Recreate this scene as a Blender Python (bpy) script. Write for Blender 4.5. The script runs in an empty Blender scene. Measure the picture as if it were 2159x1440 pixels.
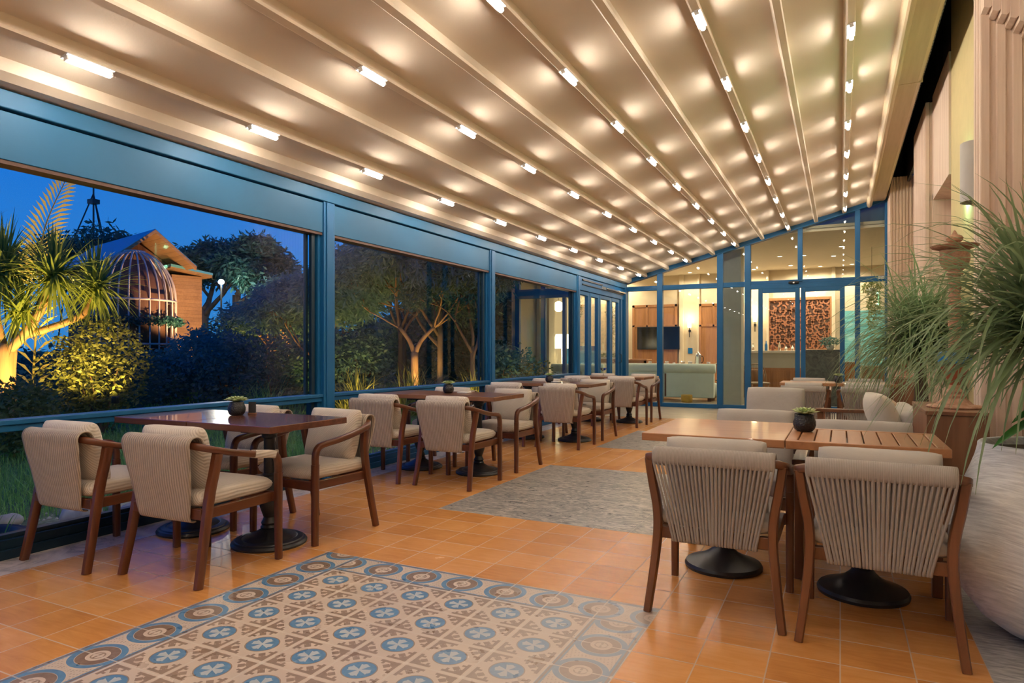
import bpy, bmesh, math, random
from mathutils import Vector, Matrix
random.seed(7)
R = math.radians
C = bpy.context.scene.collection
SC = bpy.context.scene

# ------------------------------------------------------------------ camera
cd = bpy.data.cameras.new('camera'); cam = bpy.data.objects.new('camera', cd); C.objects.link(cam)
cam.location = (0, 0, 1.2); cam.rotation_euler = (R(90), 0, R(26.3))
cd.sensor_width = 36; cd.lens = 1400 / 2159 * 36; cd.shift_y = 0.0097; cd.clip_end = 400
SC.camera = cam
# ------------------------------------------------------------------ view and sky
vs = SC.view_settings
vs.view_transform = 'Standard'; vs.look = 'None'; vs.gamma = 1; vs.use_curve_mapping = False
vs.exposure = 1.0
world = bpy.data.worlds.new('dusk_sky'); SC.world = world; world.use_nodes = True
wn = world.node_tree; wn.nodes.clear()
tc = wn.nodes.new('ShaderNodeTexCoord'); sx = wn.nodes.new('ShaderNodeSeparateXYZ')
cr = wn.nodes.new('ShaderNodeValToRGB'); bg = wn.nodes.new('ShaderNodeBackground'); wo = wn.nodes.new('ShaderNodeOutputWorld')
wn.links.new(tc.outputs['Generated'], sx.inputs[0]); wn.links.new(sx.outputs[2], cr.inputs[0])
wn.links.new(cr.outputs[0], bg.inputs[0]); wn.links.new(bg.outputs[0], wo.inputs[0])
e = cr.color_ramp.elements
e[0].position = 0.0; e[0].color = (0.03, 0.20, 0.52, 1)
e[1].position = 0.6; e[1].color = (0.0, 0.055, 0.40, 1)
m_ = cr.color_ramp.elements.new(0.32); m_.color = (0.003, 0.125, 0.58, 1)
bg.inputs[1].default_value = 0.62

# ------------------------------------------------------------------ node helpers
class V:
    def __init__(s, nt, sock): s.nt, s.k = nt, sock
    def _m(s, op, *a, clamp=False):
        n = s.nt.nodes.new('ShaderNodeMath'); n.operation = op; n.use_clamp = clamp
        for i, x in enumerate((s,) + a):
            if isinstance(x, V): s.nt.links.new(x.k, n.inputs[i])
            else: n.inputs[i].default_value = x
        return V(s.nt, n.outputs[0])
    def __add__(s, o): return s._m('ADD', o)
    def __radd__(s, o): return s._m('ADD', o)
    def __sub__(s, o): return s._m('SUBTRACT', o)
    def __rsub__(s, o): return const(s.nt, o)._m('SUBTRACT', s)
    def __mul__(s, o): return s._m('MULTIPLY', o)
    def __rmul__(s, o): return s._m('MULTIPLY', o)
    def __truediv__(s, o): return s._m('DIVIDE', o)
    def lt(s, o): return s._m('LESS_THAN', o)
    def gt(s, o): return s._m('GREATER_THAN', o)
    def abs(s): return s._m('ABSOLUTE')
    def floor(s): return s._m('FLOOR')
    def fract(s): return s._m('FRACT')
    def sin(s): return s._m('SINE')
    def sqrt(s): return s._m('SQRT')
    def mx(s, o): return s._m('MAXIMUM', o)
    def mn(s, o): return s._m('MINIMUM', o)
    def clamp(s): return s._m('ADD', 0.0, clamp=True)
def const(nt, v):
    n = nt.nodes.new('ShaderNodeValue'); n.outputs[0].default_value = v; return V(nt, n.outputs[0])
def band(x, a, b): return x.gt(a) * x.lt(b)
class Mat:
    def __init__(s, name, col=(0.5, 0.5, 0.5), rough=0.5, metal=0, spec=0.5, coat=0, emit=None, es=0, trans=0):
        s.m = bpy.data.materials.new(name); s.m.use_nodes = True; s.nt = s.m.node_tree
        s.b = s.nt.nodes['Principled BSDF']; s.out = s.nt.nodes['Material Output']
        s.b.inputs['Base Color'].default_value = (*col, 1); s.b.inputs['Roughness'].default_value = rough
        s.b.inputs['Metallic'].default_value = metal; s.b.inputs['Specular IOR Level'].default_value = spec
        s.b.inputs['Coat Weight'].default_value = coat
        if emit: s.b.inputs['Emission Color'].default_value = (*emit, 1); s.b.inputs['Emission Strength'].default_value = es
        if trans: s.b.inputs['Transmission Weight'].default_value = trans
    def n(s, t): return s.nt.nodes.new(t)
    def l(s, a, b): s.nt.links.new(a, b)
    def coords(s, kind='Object'):
        t = s.n('ShaderNodeTexCoord'); q = s.n('ShaderNodeSeparateXYZ'); s.l(t.outputs[kind], q.inputs[0])
        s.tc = t.outputs[kind]
        return [V(s.nt, q.outputs[i]) for i in range(3)]
    def comb(s, x, y, z):
        q = s.n('ShaderNodeCombineXYZ')
        for i, a in enumerate((x, y, z)):
            if isinstance(a, V): s.l(a.k, q.inputs[i])
            else: q.inputs[i].default_value = a
        return q.outputs[0]
    def noise(s, scale=5, vec=None, detail=3, rough=0.5, dist=0):
        q = s.n('ShaderNodeTexNoise'); q.inputs['Scale'].default_value = scale; q.inputs['Detail'].default_value = detail
        q.inputs['Roughness'].default_value = rough; q.inputs['Distortion'].default_value = dist
        if vec is not None: s.l(vec, q.inputs['Vector'])
        return V(s.nt, q.outputs['Fac'])
    def white(s, vec):
        q = s.n('ShaderNodeTexWhiteNoise'); s.l(vec, q.inputs['Vector']); return V(s.nt, q.outputs['Value'])
    def mix(s, f, a, b):
        q = s.n('ShaderNodeMix'); q.data_type = 'RGBA'
        if isinstance(f, V): s.l(f.k, q.inputs[0])
        else: q.inputs[0].default_value = f
        for i, c in ((6, a), (7, b)):
            if isinstance(c, tuple): q.inputs[i].default_value = (*c, 1)
            else: s.l(c, q.inputs[i])
        return q.outputs[2]
    def ramp(s, f, stops):
        q = s.n('ShaderNodeValToRGB'); s.l(f.k, q.inputs[0]); el = q.color_ramp.elements
        while len(el) < len(stops): el.new(0.5)
        for e_, (p, c) in zip(el, stops): e_.position = p; e_.color = (*c, 1)
        return q.outputs[0]
    def base(s, c): s.l(c, s.b.inputs['Base Color'])
    def rough(s, v): s.l(v.k, s.b.inputs['Roughness'])
    def bump(s, v, st=0.3, dist=0.01):
        q = s.n('ShaderNodeBump'); q.inputs['Strength'].default_value = st; q.inputs['Distance'].default_value = dist
        s.l(v.k, q.inputs['Height']); s.l(q.outputs[0], s.b.inputs['Normal'])

def plain(name, col, rough=0.5, **k):
    m = Mat(name, col, rough, **k); x, y, z = m.coords()
    n = m.noise(9, m.tc, 4)
    m.base(m.mix(n * 0.5, col, tuple(c * 0.72 for c in col))); return m.m
def wood(name, a, b, axis='z', rough=0.4, sc=1.0, coat=0.0, boards=None):
    m = Mat(name, a, rough, coat=coat); x, y, z = m.coords()
    s = {'x': (2, 26, 26), 'y': (26, 2, 26), 'z': (26, 26, 2)}[axis]
    v = m.comb(x * s[0] * sc, y * s[1] * sc, z * s[2] * sc)
    n = m.noise(1.0, v, 5, 0.6, 0.6); n2 = m.noise(0.35, v, 2)
    f = (n * 0.75 + n2 * 0.45 - 0.1).clamp()
    c = m.ramp(f, [(0.25, b), (0.5, tuple((i + j) / 2 for i, j in zip(a, b))), (0.72, a)])
    if boards:
        ax, w = boards; q = {'x': x, 'y': y, 'z': z}[ax] / w
        t = m.white(m.comb(q.floor(), 3.1, 7.7))
        c = m.mix(t * 0.35, c, tuple(k * 0.6 for k in b))
        g = ((q.fract() - 0.5).abs()).gt(0.47)
        c = m.mix(g * 0.7, c, tuple(k * 0.35 for k in b))
    m.base(c); m.bump(n, 0.12, 0.003); return m.m

M = {}
M['wood_dark'] = wood('chair_wood_dark', (0.155, 0.047, 0.018), (0.06, 0.016, 0.007), 'z', 0.33, coat=0.2)
M['wood_darkx'] = wood('rail_wood_dark', (0.155, 0.047, 0.018), (0.06, 0.016, 0.007), 'y', 0.33, coat=0.2)
M['wood_mid'] = wood('chair_wood_mid', (0.20, 0.078, 0.032), (0.095, 0.034, 0.014), 'z', 0.36, coat=0.15)
M['top_dark'] = wood('table_wood_dark', (0.17, 0.062, 0.034), (0.075, 0.025, 0.015), 'x', 0.22, coat=0.4)
M['top_mid'] = wood('table_wood_brown', (0.27, 0.12, 0.055), (0.16, 0.065, 0.03), 'x', 0.28, coat=0.3)
M['top_light'] = wood('table_wood_light', (0.46, 0.22, 0.10), (0.33, 0.14, 0.06), 'x', 0.3, coat=0.2)
M['top_slat'] = wood('table_wood_slats', (0.46, 0.21, 0.092), (0.32, 0.135, 0.055), 'y', 0.34)
M['cab_wood'] = wood('cabinet_wood', (0.27, 0.125, 0.062), (0.15, 0.062, 0.03), 'z', 0.4)
M['room_wood'] = wood('panel_wood', (0.42, 0.20, 0.08), (0.28, 0.12, 0.045), 'z', 0.45)
M['cast'] = plain('cast_iron', (0.018, 0.02, 0.024), 0.38)
M['blackrubber'] = plain('black_rubber', (0.012, 0.015, 0.02), 0.5)

def stripes(name, a, b, per, bump=0.4, diag=True, rough=0.9):
    m = Mat(name, a, rough, spec=0.2); x, y, z = m.coords()
    q = (x + z * 0.85) if diag else x
    w = ((q + m.noise(3, m.tc, 2) * 0.006) * (2 * math.pi / per)).sin() * 0.5 + 0.5
    n = m.noise(60, m.tc, 3)
    m.base(m.mix((w * 0.75 + n * 0.3).clamp(), b, a)); m.bump(w + n * 0.3, bump, 0.006)
    m.b.inputs['Sheen Weight'].default_value = 0.15
    return m.m
M['rib'] = stripes('ribbed_beige_fabric', (0.52, 0.44, 0.355), (0.27, 0.215, 0.165), 0.0165, 0.7, False)
M['rib_seat'] = stripes('striped_cushion_fabric', (0.64, 0.57, 0.48), (0.52, 0.44, 0.36), 0.0155, 0.3)
M['strap'] = stripes('grey_strap_weave', (0.40, 0.36, 0.32), (0.29, 0.26, 0.23), 0.006, 0.2, False)
def cloth(name, col):
    m = Mat(name, col, 0.95, spec=0.15); x, y, z = m.coords()
    n = m.noise(180, m.tc, 2); n2 = m.noise(7, m.tc, 3)
    m.base(m.mix(n2 * 0.4 + n * 0.2, col, tuple(c * 0.75 for c in col))); m.bump(n2 + n * 0.08, 0.35, 0.02)
    m.b.inputs['Sheen Weight'].default_value = 0.2
    return m.m
M['grey_cushion'] = cloth('grey_cushion_fabric', (0.47, 0.435, 0.39))
M['cream_cushion'] = cloth('cream_pillow_fabric', (0.62, 0.57, 0.48))
M['mint'] = cloth('mint_leather', (0.74, 0.85, 0.77))

def bluemat(name, col, rough):
    m = Mat(name, col, rough, metal=0.15); x, y, z = m.coords()
    n = m.noise(2.5, m.tc, 3); m.base(m.mix(n, col, tuple(c * 0.8 for c in col))); return m.m
M['blue'] = bluemat('blue_painted_aluminium', (0.006, 0.115, 0.29), 0.42)
M['blue_panel'] = bluemat('blue_satin_panel', (0.011, 0.118, 0.255), 0.5)
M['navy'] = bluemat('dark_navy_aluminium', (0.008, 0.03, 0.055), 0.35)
M['dark'] = plain('dark_metal', (0.014, 0.016, 0.018), 0.4)
M['brownstrip'] = plain('brown_metal_strip', (0.09, 0.035, 0.02), 0.4)
M['steel'] = Mat('brushed_steel', (0.62, 0.62, 0.6), 0.25, metal=0.9).m

def glass(name, tint, refl=1.0):
    m = Mat(name); m.nt.nodes.remove(m.b)
    t = m.n('ShaderNodeBsdfTransparent'); t.inputs[0].default_value = (*tint, 1)
    g = m.n('ShaderNodeBsdfGlossy'); g.inputs['Roughness'].default_value = 0.0; g.inputs[0].default_value = (1, 1, 1, 1)
    f = m.n('ShaderNodeFresnel'); f.inputs[0].default_value = 1.45
    k = V(m.nt, f.outputs[0]) * refl
    x = m.n('ShaderNodeMixShader'); m.l(k.k, x.inputs[0]); m.l(t.outputs[0], x.inputs[1]); m.l(g.outputs[0], x.inputs[2])
    m.l(x.outputs[0], m.out.inputs[0]); return m.m
M['glass'] = glass('window_glass', (0.95, 0.98, 0.98), 0.07)
M['glass2'] = glass('partition_glass', (0.94, 0.97, 0.95), 0.5)
M['crystal'] = Mat('clear_crystal', (0.9, 0.95, 0.97), 0.03, trans=1.0).m

m = Mat('roof_membrane', (0.78, 0.66, 0.52), 0.8, spec=0.2); x, y, z = m.coords()
n = m.noise(70, m.tc, 3); n2 = m.noise(1.3, m.tc, 2)
m.base(m.mix(n * 0.25 + n2 * 0.25, (0.78, 0.69, 0.57), (0.71, 0.62, 0.50))); m.bump(n, 0.12, 0.004); M['membrane'] = m.m
M['beam'] = plain('cream_aluminium_beam', (0.84, 0.72, 0.57), 0.55)
M['ledtube'] = Mat('led_tube_glow', (1, 1, 1), 0.4, emit=(1.0, 0.88, 0.745), es=64).m
M['white'] = plain('white_plastic', (0.75, 0.73, 0.7), 0.4)

# stone with vertical flutes / veins
def stone(name, a, b, vert=14, bump=0.3):
    m = Mat(name, a, 0.7); x, y, z = m.coords()
    v = m.comb(x * vert, y * vert, z * 0.7); n = m.noise(1, v, 4, 0.55, 0.3); p = m.noise(38, m.tc, 5, 0.7)
    c = m.ramp(n, [(0.3, b), (0.55, a), (0.75, tuple(k * 1.08 for k in a))])
    c = m.mix(((p - 0.66) * 8).clamp() * 0.5, c, tuple(k * 0.5 for k in b))
    m.base(c); m.bump(n + p * 0.3, bump, 0.01); return m.m
M['stone'] = stone('fluted_travertine', (0.68, 0.54, 0.43), (0.56, 0.41, 0.32))
M['plaster'] = plain('yellow_plaster', (0.66, 0.55, 0.28), 0.8)
M['creamwall'] = plain('cream_wall', (0.68, 0.58, 0.42), 0.8)
M['creamceil'] = plain('cream_ceiling', (0.62, 0.56, 0.44), 0.8)
M['stonegrey'] = plain('grey_green_column', (0.48, 0.49, 0.42), 0.6)
m = Mat('louvre_black', (0.02, 0.02, 0.025), 0.5); x, y, z = m.coords()
w = ((y * 90).sin() * 0.5 + 0.5); m.base(m.mix(w, (0.006, 0.006, 0.008), (0.06, 0.06, 0.065))); m.bump(w, 0.8, 0.02); M['louvre'] = m.m
m = Mat('gutter_painted_wood', (0.62, 0.49, 0.33), 0.6); x, y, z = m.coords()
n = m.noise(1, m.comb(x * 30, y * 1.5, z * 30), 4); m.base(m.mix(n, (0.64, 0.51, 0.34), (0.48, 0.36, 0.22))); M['gutter'] = m.m

# ---- floors
TX, TY, OY = 0.25, 0.2425, 3.08
m = Mat('orange_terracotta_tiles', (0.5, 0.2, 0.05), 0.25, spec=0.5); x, y, z = m.coords()
fx, fy = x / TX, (y - OY) / TY
cx, cy = fx.floor(), fy.floor(); px, py = (fx.fract() - 0.5).abs(), (fy.fract() - 0.5).abs()
far = y.gt(6.6)
gy = py.gt(0.487) * (1 - far); g = px.gt(0.4895).mx(gy)
t = m.white(m.comb(cx, cy, 1.0)); n = m.noise(1, m.comb(x * 5 + t * 9, y * 34 + t * 5, 0.0), 4, 0.6, 0.8); nn = m.noise(6, m.tc, 4)
pl = m.noise(1, m.comb(x * 9, y * 0.9, 0.0), 4)
n = n * (1 - far) + pl * far
c = m.ramp((n * 0.5 + t * 0.3 + nn * 0.3 - 0.05).clamp(), [(0.2, (0.45, 0.175, 0.042)), (0.5, (0.62, 0.275, 0.075)), (0.8, (0.74, 0.37, 0.13))])
c = m.mix(g, c, (0.52, 0.37, 0.25)); m.base(c)
m.rough(nn * 0.14 + 0.17 + g * 0.35); m.bump((1 - g) + nn * 0.12, 0.35, 0.002); M['orange'] = m.m

m = Mat('patterned_cement_tiles', (0.6, 0.5, 0.4), 0.3, spec=0.5); x, y, z = m.coords()
fx, fy = x / TX, (y - OY) / TY
cx, cy = fx.floor(), fy.floor(); u, v = fx.fract() - 0.5, fy.fract() - 0.5
au, av = u.abs(), v.abs(); r = (u * u + v * v).sqrt()
nz = m.noise(45, m.tc, 4); nw = m.noise(9, m.tc, 3)
cream = m.mix(nw * 0.6, (0.62, 0.51, 0.42), (0.52, 0.41, 0.33))
brown = m.mix(nz, (0.16, 0.095, 0.06), (0.30, 0.205, 0.15)); blue = m.mix(nz, (0.055, 0.17, 0.33), (0.15, 0.30, 0.47))
# field tile
dd = (au - 0.29).abs() + (av - 0.29).abs()
diamond = dd.lt(0.075)
sp = ((au - av).abs().lt(0.035)) * (au.gt(0.3)) * (au.lt(0.42))
L1 = band(au, 0.395, 0.455) * band(av, 0.10, 0.46); L2 = band(av, 0.395, 0.455) * band(au, 0.10, 0.46)
tb = band(au, 0.33, 0.42) * band(av, 0.15, 0.20); tb2 = band(av, 0.33, 0.42) * band(au, 0.15, 0.20)
tr = band(au, 0.36, 0.40) * band(av, 0.30, 0.45); tr2 = band(av, 0.36, 0.40) * band(au, 0.30, 0.45)
br = diamond.mx(sp).mx(L1).mx(L2).mx(tb).mx(tb2).mx(tr).mx(tr2)
dot = ((0.5 - au) * (0.5 - au) + (0.5 - av) * (0.5 - av)).lt(0.0022)
ring = band(r, 0.262, 0.282); disc = r.lt(0.262)
arm1 = au.lt(av * 0.42 + 0.012) * av.lt(0.17); arm2 = av.lt(au * 0.42 + 0.012) * au.lt(0.17)
kn = ((au * au + (av - 0.15) * (av - 0.15)).lt(0.0024)).mx((av * av + (au - 0.15) * (au - 0.15)).lt(0.0024))
cross = arm1.mx(arm2).mx(kn)
fld = m.mix(br * 0.85, cream, brown); fld = m.mix(ring * 0.8, fld, brown); fld = m.mix(disc, fld, blue); fld = m.mix(disc * cross * 0.8, fld, (0.55, 0.55, 0.53))
# border (distance across = q, along = p, motif centred on the joint)
def border(q, p):
    pp = ((p + 0.5).fract() - 0.5)
    rr = (q * q + pp * pp).sqrt()
    c_ = m.mix(band(rr, 0.33, 0.43), cream, blue); c_ = m.mix(band(rr, 0.18, 0.32), c_, brown)
    sy = (q.abs().lt(0.02) * pp.abs().lt(0.11)).mx(band(rr, 0.09, 0.115)); c_ = m.mix(sy * 0.7, c_, brown)
    fl = (((q * 40 + pp * 55).sin() * (q * 63 - pp * 30).sin()).gt(0.55)) * rr.gt(0.46); c_ = m.mix(fl * 0.5, c_, brown)
    ed = q.abs().gt(0.40); c_ = m.mix(ed, c_, blue); c_ = m.mix(band(q.abs(), 0.435, 0.475), c_, brown); return c_
wx = (x + 2.625) / TX; ex = (x + 0.875) / TX; ny = (y - 2.95875) / TY
pa = (y - OY) / TY; pb = x / TX
isW = x.lt(-2.5); isE = x.gt(-1.0); isN = y.gt(OY - TY)
c = m.mix(isN, fld, border(ny, pb)); c = m.mix(isW, c, border(wx, pa)); c = m.mix(isE * (1 - isN), c, border(ex, pa))
gr = au.gt(0.486).mx(av.gt(0.486)) * (1 - isW * 0.3)
c = m.mix(gr, c, (0.60, 0.52, 0.44)); c = m.mix(dot * (1 - isW) * (1 - isN), c, (0.66, 0.58, 0.5))
glare_fade = ((x + 1.75) / 0.25).floor() * 0.18  # floor glare painted into the colour, paler column by column to the right
c = m.mix(glare_fade.clamp() * 0.8, c, (0.50, 0.44, 0.385)); m.base(c); m.rough(nw * 0.2 + 0.2); m.bump(1 - gr, 0.3, 0.002); M['rug'] = m.m

m = Mat('grey_streaked_tiles', (0.4, 0.38, 0.35), 0.28); x, y, z = m.coords()
fx, fy = x / TX, (y - OY) / (TY * 3); g = ((fx.fract() - 0.5).abs().gt(0.492)).mx((fy.fract() - 0.5).abs().gt(0.497))
n = m.noise(1, m.comb(x * 6, y * 17, 0.0), 5, 0.7, 2.5); 
c = m.ramp(n, [(0.40, (0.12, 0.12, 0.12)), (0.5, (0.27, 0.25, 0.225)), (0.60, (0.52, 0.47, 0.41))])
m.base(m.mix(g * 0.6, c, (0.5, 0.45, 0.4))); m.rough(n * 0.15 + 0.22); m.bump(1 - g, 0.2, 0.002); M['greytile'] = m.m
m = Mat('pale_marble_strip', (0.5, 0.46, 0.4), 0.35); x, y, z = m.coords()
n = m.noise(5, m.tc, 6, 0.7, 2); m.base(m.ramp(n, [(0.35, (0.22, 0.20, 0.18)), (0.5, (0.50, 0.43, 0.36)), (0.7, (0.66, 0.58, 0.50))])); M['marble'] = m.m
m = Mat('beige_stone_floor', (0.4, 0.33, 0.22), 0.3); x, y, z = m.coords()
g = ((x / 0.6).fract() - 0.5).abs().gt(0.494).mx((((y) / 0.6).fract() - 0.5).abs().gt(0.494))
n = m.noise(2.2, m.tc, 5, 0.6, 1); c = m.ramp(n, [(0.3, (0.26, 0.20, 0.12)), (0.6, (0.44, 0.36, 0.25)), (0.8, (0.52, 0.45, 0.34))])
m.base(m.mix(g * 0.5, c, (0.3, 0.26, 0.2))); M['beige'] = m.m
m = Mat('grey_striated_stone', (0.42, 0.41, 0.42), 0.6); x, y, z = m.coords()
n = m.noise(1, m.comb(x * 14, y * 70, z * 70), 3, 0.5, 0.4); m.base(m.ramp(n, [(0.35, (0.26, 0.255, 0.26)), (0.65, (0.50, 0.49, 0.49))])); m.bump(n, 0.5, 0.006); M['greystone'] = m.m
m = Mat('grey_striated_pot', (0.55, 0.54, 0.53), 0.6); x, y, z = m.coords()
ang = (x + y) * 10 + z * 30
n = m.noise(1, m.comb(x * 10 - z * 14, y * 10 - z * 14, (x + y) * 40 + z * 90), 3, 0.5, 0.3)
m.base(m.ramp(n, [(0.3, (0.56, 0.57, 0.60)), (0.65, (0.80, 0.81, 0.83))])); m.bump(n, 0.5, 0.006); M['potgrey'] = m.m
M['soil'] = plain('potting_soil', (0.06, 0.035, 0.02), 0.95)

# ---- plants and garden
def leafmat(name, a, b, rough=0.55):
    m = Mat(name, a, rough); x, y, z = m.coords(); n = m.noise(13, m.tc, 3)
    m.base(m.mix(n, a, b)); t_ = m.n('ShaderNodeBsdfTranslucent'); t_.inputs[0].default_value = (*[min(1, c * 1.4) for c in a], 1); xs_ = m.n('ShaderNodeMixShader'); xs_.inputs[0].default_value = 0.35
    m.l(m.b.outputs[0], xs_.inputs[1]); m.l(t_.outputs[0], xs_.inputs[2]); m.l(xs_.outputs[0], m.out.inputs[0])
    return m.m
M['strapleaf'] = leafmat('arching_leaf_green', (0.26, 0.34, 0.18), (0.06, 0.14, 0.05), 0.4)
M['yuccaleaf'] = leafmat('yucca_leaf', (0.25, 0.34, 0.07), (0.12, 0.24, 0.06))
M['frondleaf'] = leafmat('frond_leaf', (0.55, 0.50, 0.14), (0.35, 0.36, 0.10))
M['broadleaf'] = leafmat('broad_leaf', (0.05, 0.20, 0.035), (0.02, 0.11, 0.02), 0.3)
M['treeleaf'] = leafmat('evergreen_leaf', (0.045, 0.15, 0.11), (0.02, 0.08, 0.065))
M['oliveleaf'] = leafmat('olive_leaf', (0.11, 0.26, 0.23), (0.05, 0.14, 0.13))
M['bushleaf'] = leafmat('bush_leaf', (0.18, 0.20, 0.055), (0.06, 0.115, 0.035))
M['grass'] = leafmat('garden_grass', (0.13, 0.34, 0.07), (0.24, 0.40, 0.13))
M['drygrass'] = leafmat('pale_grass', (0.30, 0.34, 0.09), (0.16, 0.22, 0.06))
M['bark'] = stone('tree_bark', (0.17, 0.12, 0.08), (0.08, 0.055, 0.035), 10, 0.5)
M['palebark'] = stone('pale_smooth_bark', (0.36, 0.24, 0.14), (0.22, 0.14, 0.08), 10, 0.4)
M['succulent'] = leafmat('succulent_leaf', (0.60, 0.66, 0.38), (0.34, 0.46, 0.22))
m = Mat('garden_ground', (0.05, 0.07, 0.03), 0.95); x, y, z = m.coords(); n = m.noise(0.9, m.tc, 5); n2 = m.noise(26, m.tc, 4)
near = ((x + 5.6) * 1.1).clamp()
c = m.ramp((n * 0.6 + n2 * 0.4), [(0.35, (0.05, 0.11, 0.035)), (0.65, (0.12, 0.22, 0.07))])
g2 = m.ramp(n2, [(0.35, (0.20, 0.16, 0.12)), (0.6, (0.50, 0.43, 0.35))]); m.base(m.mix(near, c, g2)); m.bump(n2, 0.8, 0.03); M['ground'] = m.m
M['rock'] = stone('garden_rock', (0.40, 0.37, 0.35), (0.24, 0.22, 0.21), 5, 0.7)
M['siding'] = wood('horizontal_board_siding', (0.50, 0.27, 0.11), (0.34, 0.17, 0.065), 'x', 0.7, 0.5, boards=('z', 0.14))
M['cagewall'] = wood('dark_plank_wall', (0.22, 0.095, 0.045), (0.12, 0.05, 0.025), 'z', 0.7, 0.5, boards=('y', 0.18))
m = Mat('blue_corrugated_roof', (0.05, 0.20, 0.25), 0.45, metal=0.3); x, y, z = m.coords(); w = (x * 32).sin() * 0.5 + 0.5
m.base(m.mix(w, (0.08, 0.36, 0.42), (0.20, 0.56, 0.60))); m.bump(w, 0.7, 0.03); M['metalroof'] = m.m
M['cagebar'] = plain('pale_cage_bars', (0.62, 0.50, 0.42), 0.5)

# ------------------------------------------------------------------ mesh helpers
class MB:
    def __init__(s): s.v = []; s.f = []
    def add(s, vs_, fs):
        o = len(s.v); s.v += [tuple(p) for p in vs_]; s.f += [tuple(i + o for i in q) for q in fs]; return s
    def box(s, x0, x1, y0, y1, z0, z1):
        v = [(a, b, c_) for c_ in (z0, z1) for b in (y0, y1) for a in (x0, x1)]
        return s.add(v, [(0, 2, 3, 1), (4, 5, 7, 6), (0, 1, 5, 4), (2, 6, 7, 3), (0, 4, 6, 2), (1, 3, 7, 5)])
    def obox(s, p, q, w, h, up=(0, 0, 1)):
        return s.sweep([p, q], w, h, up=up, sq=True)
    def sweep(s, pts, w, h, up=(0, 0, 1), n=8, sq=False, smooth=0, scale=None):
        P = [Vector(p) for p in pts]
        if smooth: P = catmull(P, smooth)
        N = len(P); rings = []
        if sq: sec = [(-.5, -.5), (.5, -.5), (.5, .5), (-.5, .5)]
        else:
            sec = []
            for i in range(n * 1):
                a = 2 * math.pi * (i + .5) / n; ca, sa = math.cos(a), math.sin(a)
                e_ = 0.36
                sec.append((0.5 * math.copysign(abs(ca) ** e_, ca), 0.5 * math.copysign(abs(sa) ** e_, sa)))
        prevr = None
        for i, p in enumerate(P):
            t = (P[min(i + 1, N - 1)] - P[max(i - 1, 0)]).normalized()
            u_ = Vector(up); r_ = t.cross(u_)
            if r_.length < 0.15 and prevr is not None: r_ = prevr - t * prevr.dot(t)
            elif r_.length < 0.05: r_ = t.cross(Vector((0, 1, 0)))
            r_.normalize()
            if prevr is not None and r_.dot(prevr) < 0: r_ = -r_
            prevr = r_; b_ = r_.cross(t).normalized()
            k = scale(i / (N - 1)) if scale else 1
            rings.append([p + r_ * (a * w * k) + b_ * (b * h * k) for a, b in sec])
        m_ = len(sec); vs_ = [q for r2 in rings for q in r2]; fs = []
        for i in range(N - 1):
            for j in range(m_):
                fs.append((i * m_ + j, i * m_ + (j + 1) % m_, (i + 1) * m_ + (j + 1) % m_, (i + 1) * m_ + j))
        fs.append(tuple(range(m_ - 1, -1, -1))); fs.append(tuple((N - 1) * m_ + j for j in range(m_)))
        return s.add(vs_, fs)
    def tube(s, pts, r0, r1=None, n=8, smooth=0):
        r1 = r0 if r1 is None else r1
        P = [Vector(p) for p in pts]
        if smooth: P = catmull(P, smooth)
        N = len(P); vs_ = []; fs = []; pr = None
        for i, p in enumerate(P):
            t = (P[min(i + 1, N - 1)] - P[max(i - 1, 0)]).normalized()
            if pr is None:
                a = Vector((0, 0, 1)) if abs(t.z) < .9 else Vector((1, 0, 0)); pr = t.cross(a).normalized()
            else:
                pr = (pr - t * pr.dot(t)).normalized()
            b = t.cross(pr); r = r0 + (r1 - r0) * i / (N - 1)
            for j in range(n):
                a = 2 * math.pi * j / n; vs_.append(p + pr * (r * math.cos(a)) + b * (r * math.sin(a)))
        for i in range(N - 1):
            for j in range(n): fs.append((i * n + j, i * n + (j + 1) % n, (i + 1) * n + (j + 1) % n, (i + 1) * n + j))
        fs.append(tuple(range(n - 1, -1, -1))); fs.append(tuple((N - 1) * n + j for j in range(n)))
        return s.add(vs_, fs)
    def lathe(s, prof, c=(0, 0, 0), n=32, cap=True):
        vs_ = []; fs = []
        for r, z in prof:
            for j in range(n):
                a = 2 * math.pi * j / n; vs_.append((c[0] + r * math.cos(a), c[1] + r * math.sin(a), c[2] + z))
        for i in range(len(prof) - 1):
            for j in range(n): fs.append((i * n + j, i * n + (j + 1) % n, (i + 1) * n + (j + 1) % n, (i + 1) * n + j))
        if cap: fs.append(tuple(range(n - 1, -1, -1))); fs.append(tuple((len(prof) - 1) * n + j for j in range(n)))
        return s.add(vs_, fs)
    def grid(s, rows):
        n = len(rows[0]); vs_ = [p for r in rows for p in r]
        return s.add(vs_, [(i * n + j, i * n + j + 1, (i + 1) * n + j + 1, (i + 1) * n + j) for i in range(len(rows) - 1) for j in range(n - 1)])
    def prism(s, poly, y0, y1, axis='y'):
        n = len(poly)
        f = {'y': lambda a, b, t: (a, t, b), 'x': lambda a, b, t: (t, a, b), 'z': lambda a, b, t: (a, b, t)}[axis]
        return s.add([f(a, b, y0) for a, b in poly] + [f(a, b, y1) for a, b in poly],
                     [tuple(range(n)), tuple(range(2 * n - 1, n - 1, -1))] + [(i, i + n, (i + 1) % n + n, (i + 1) % n) for i in range(n)])
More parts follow.
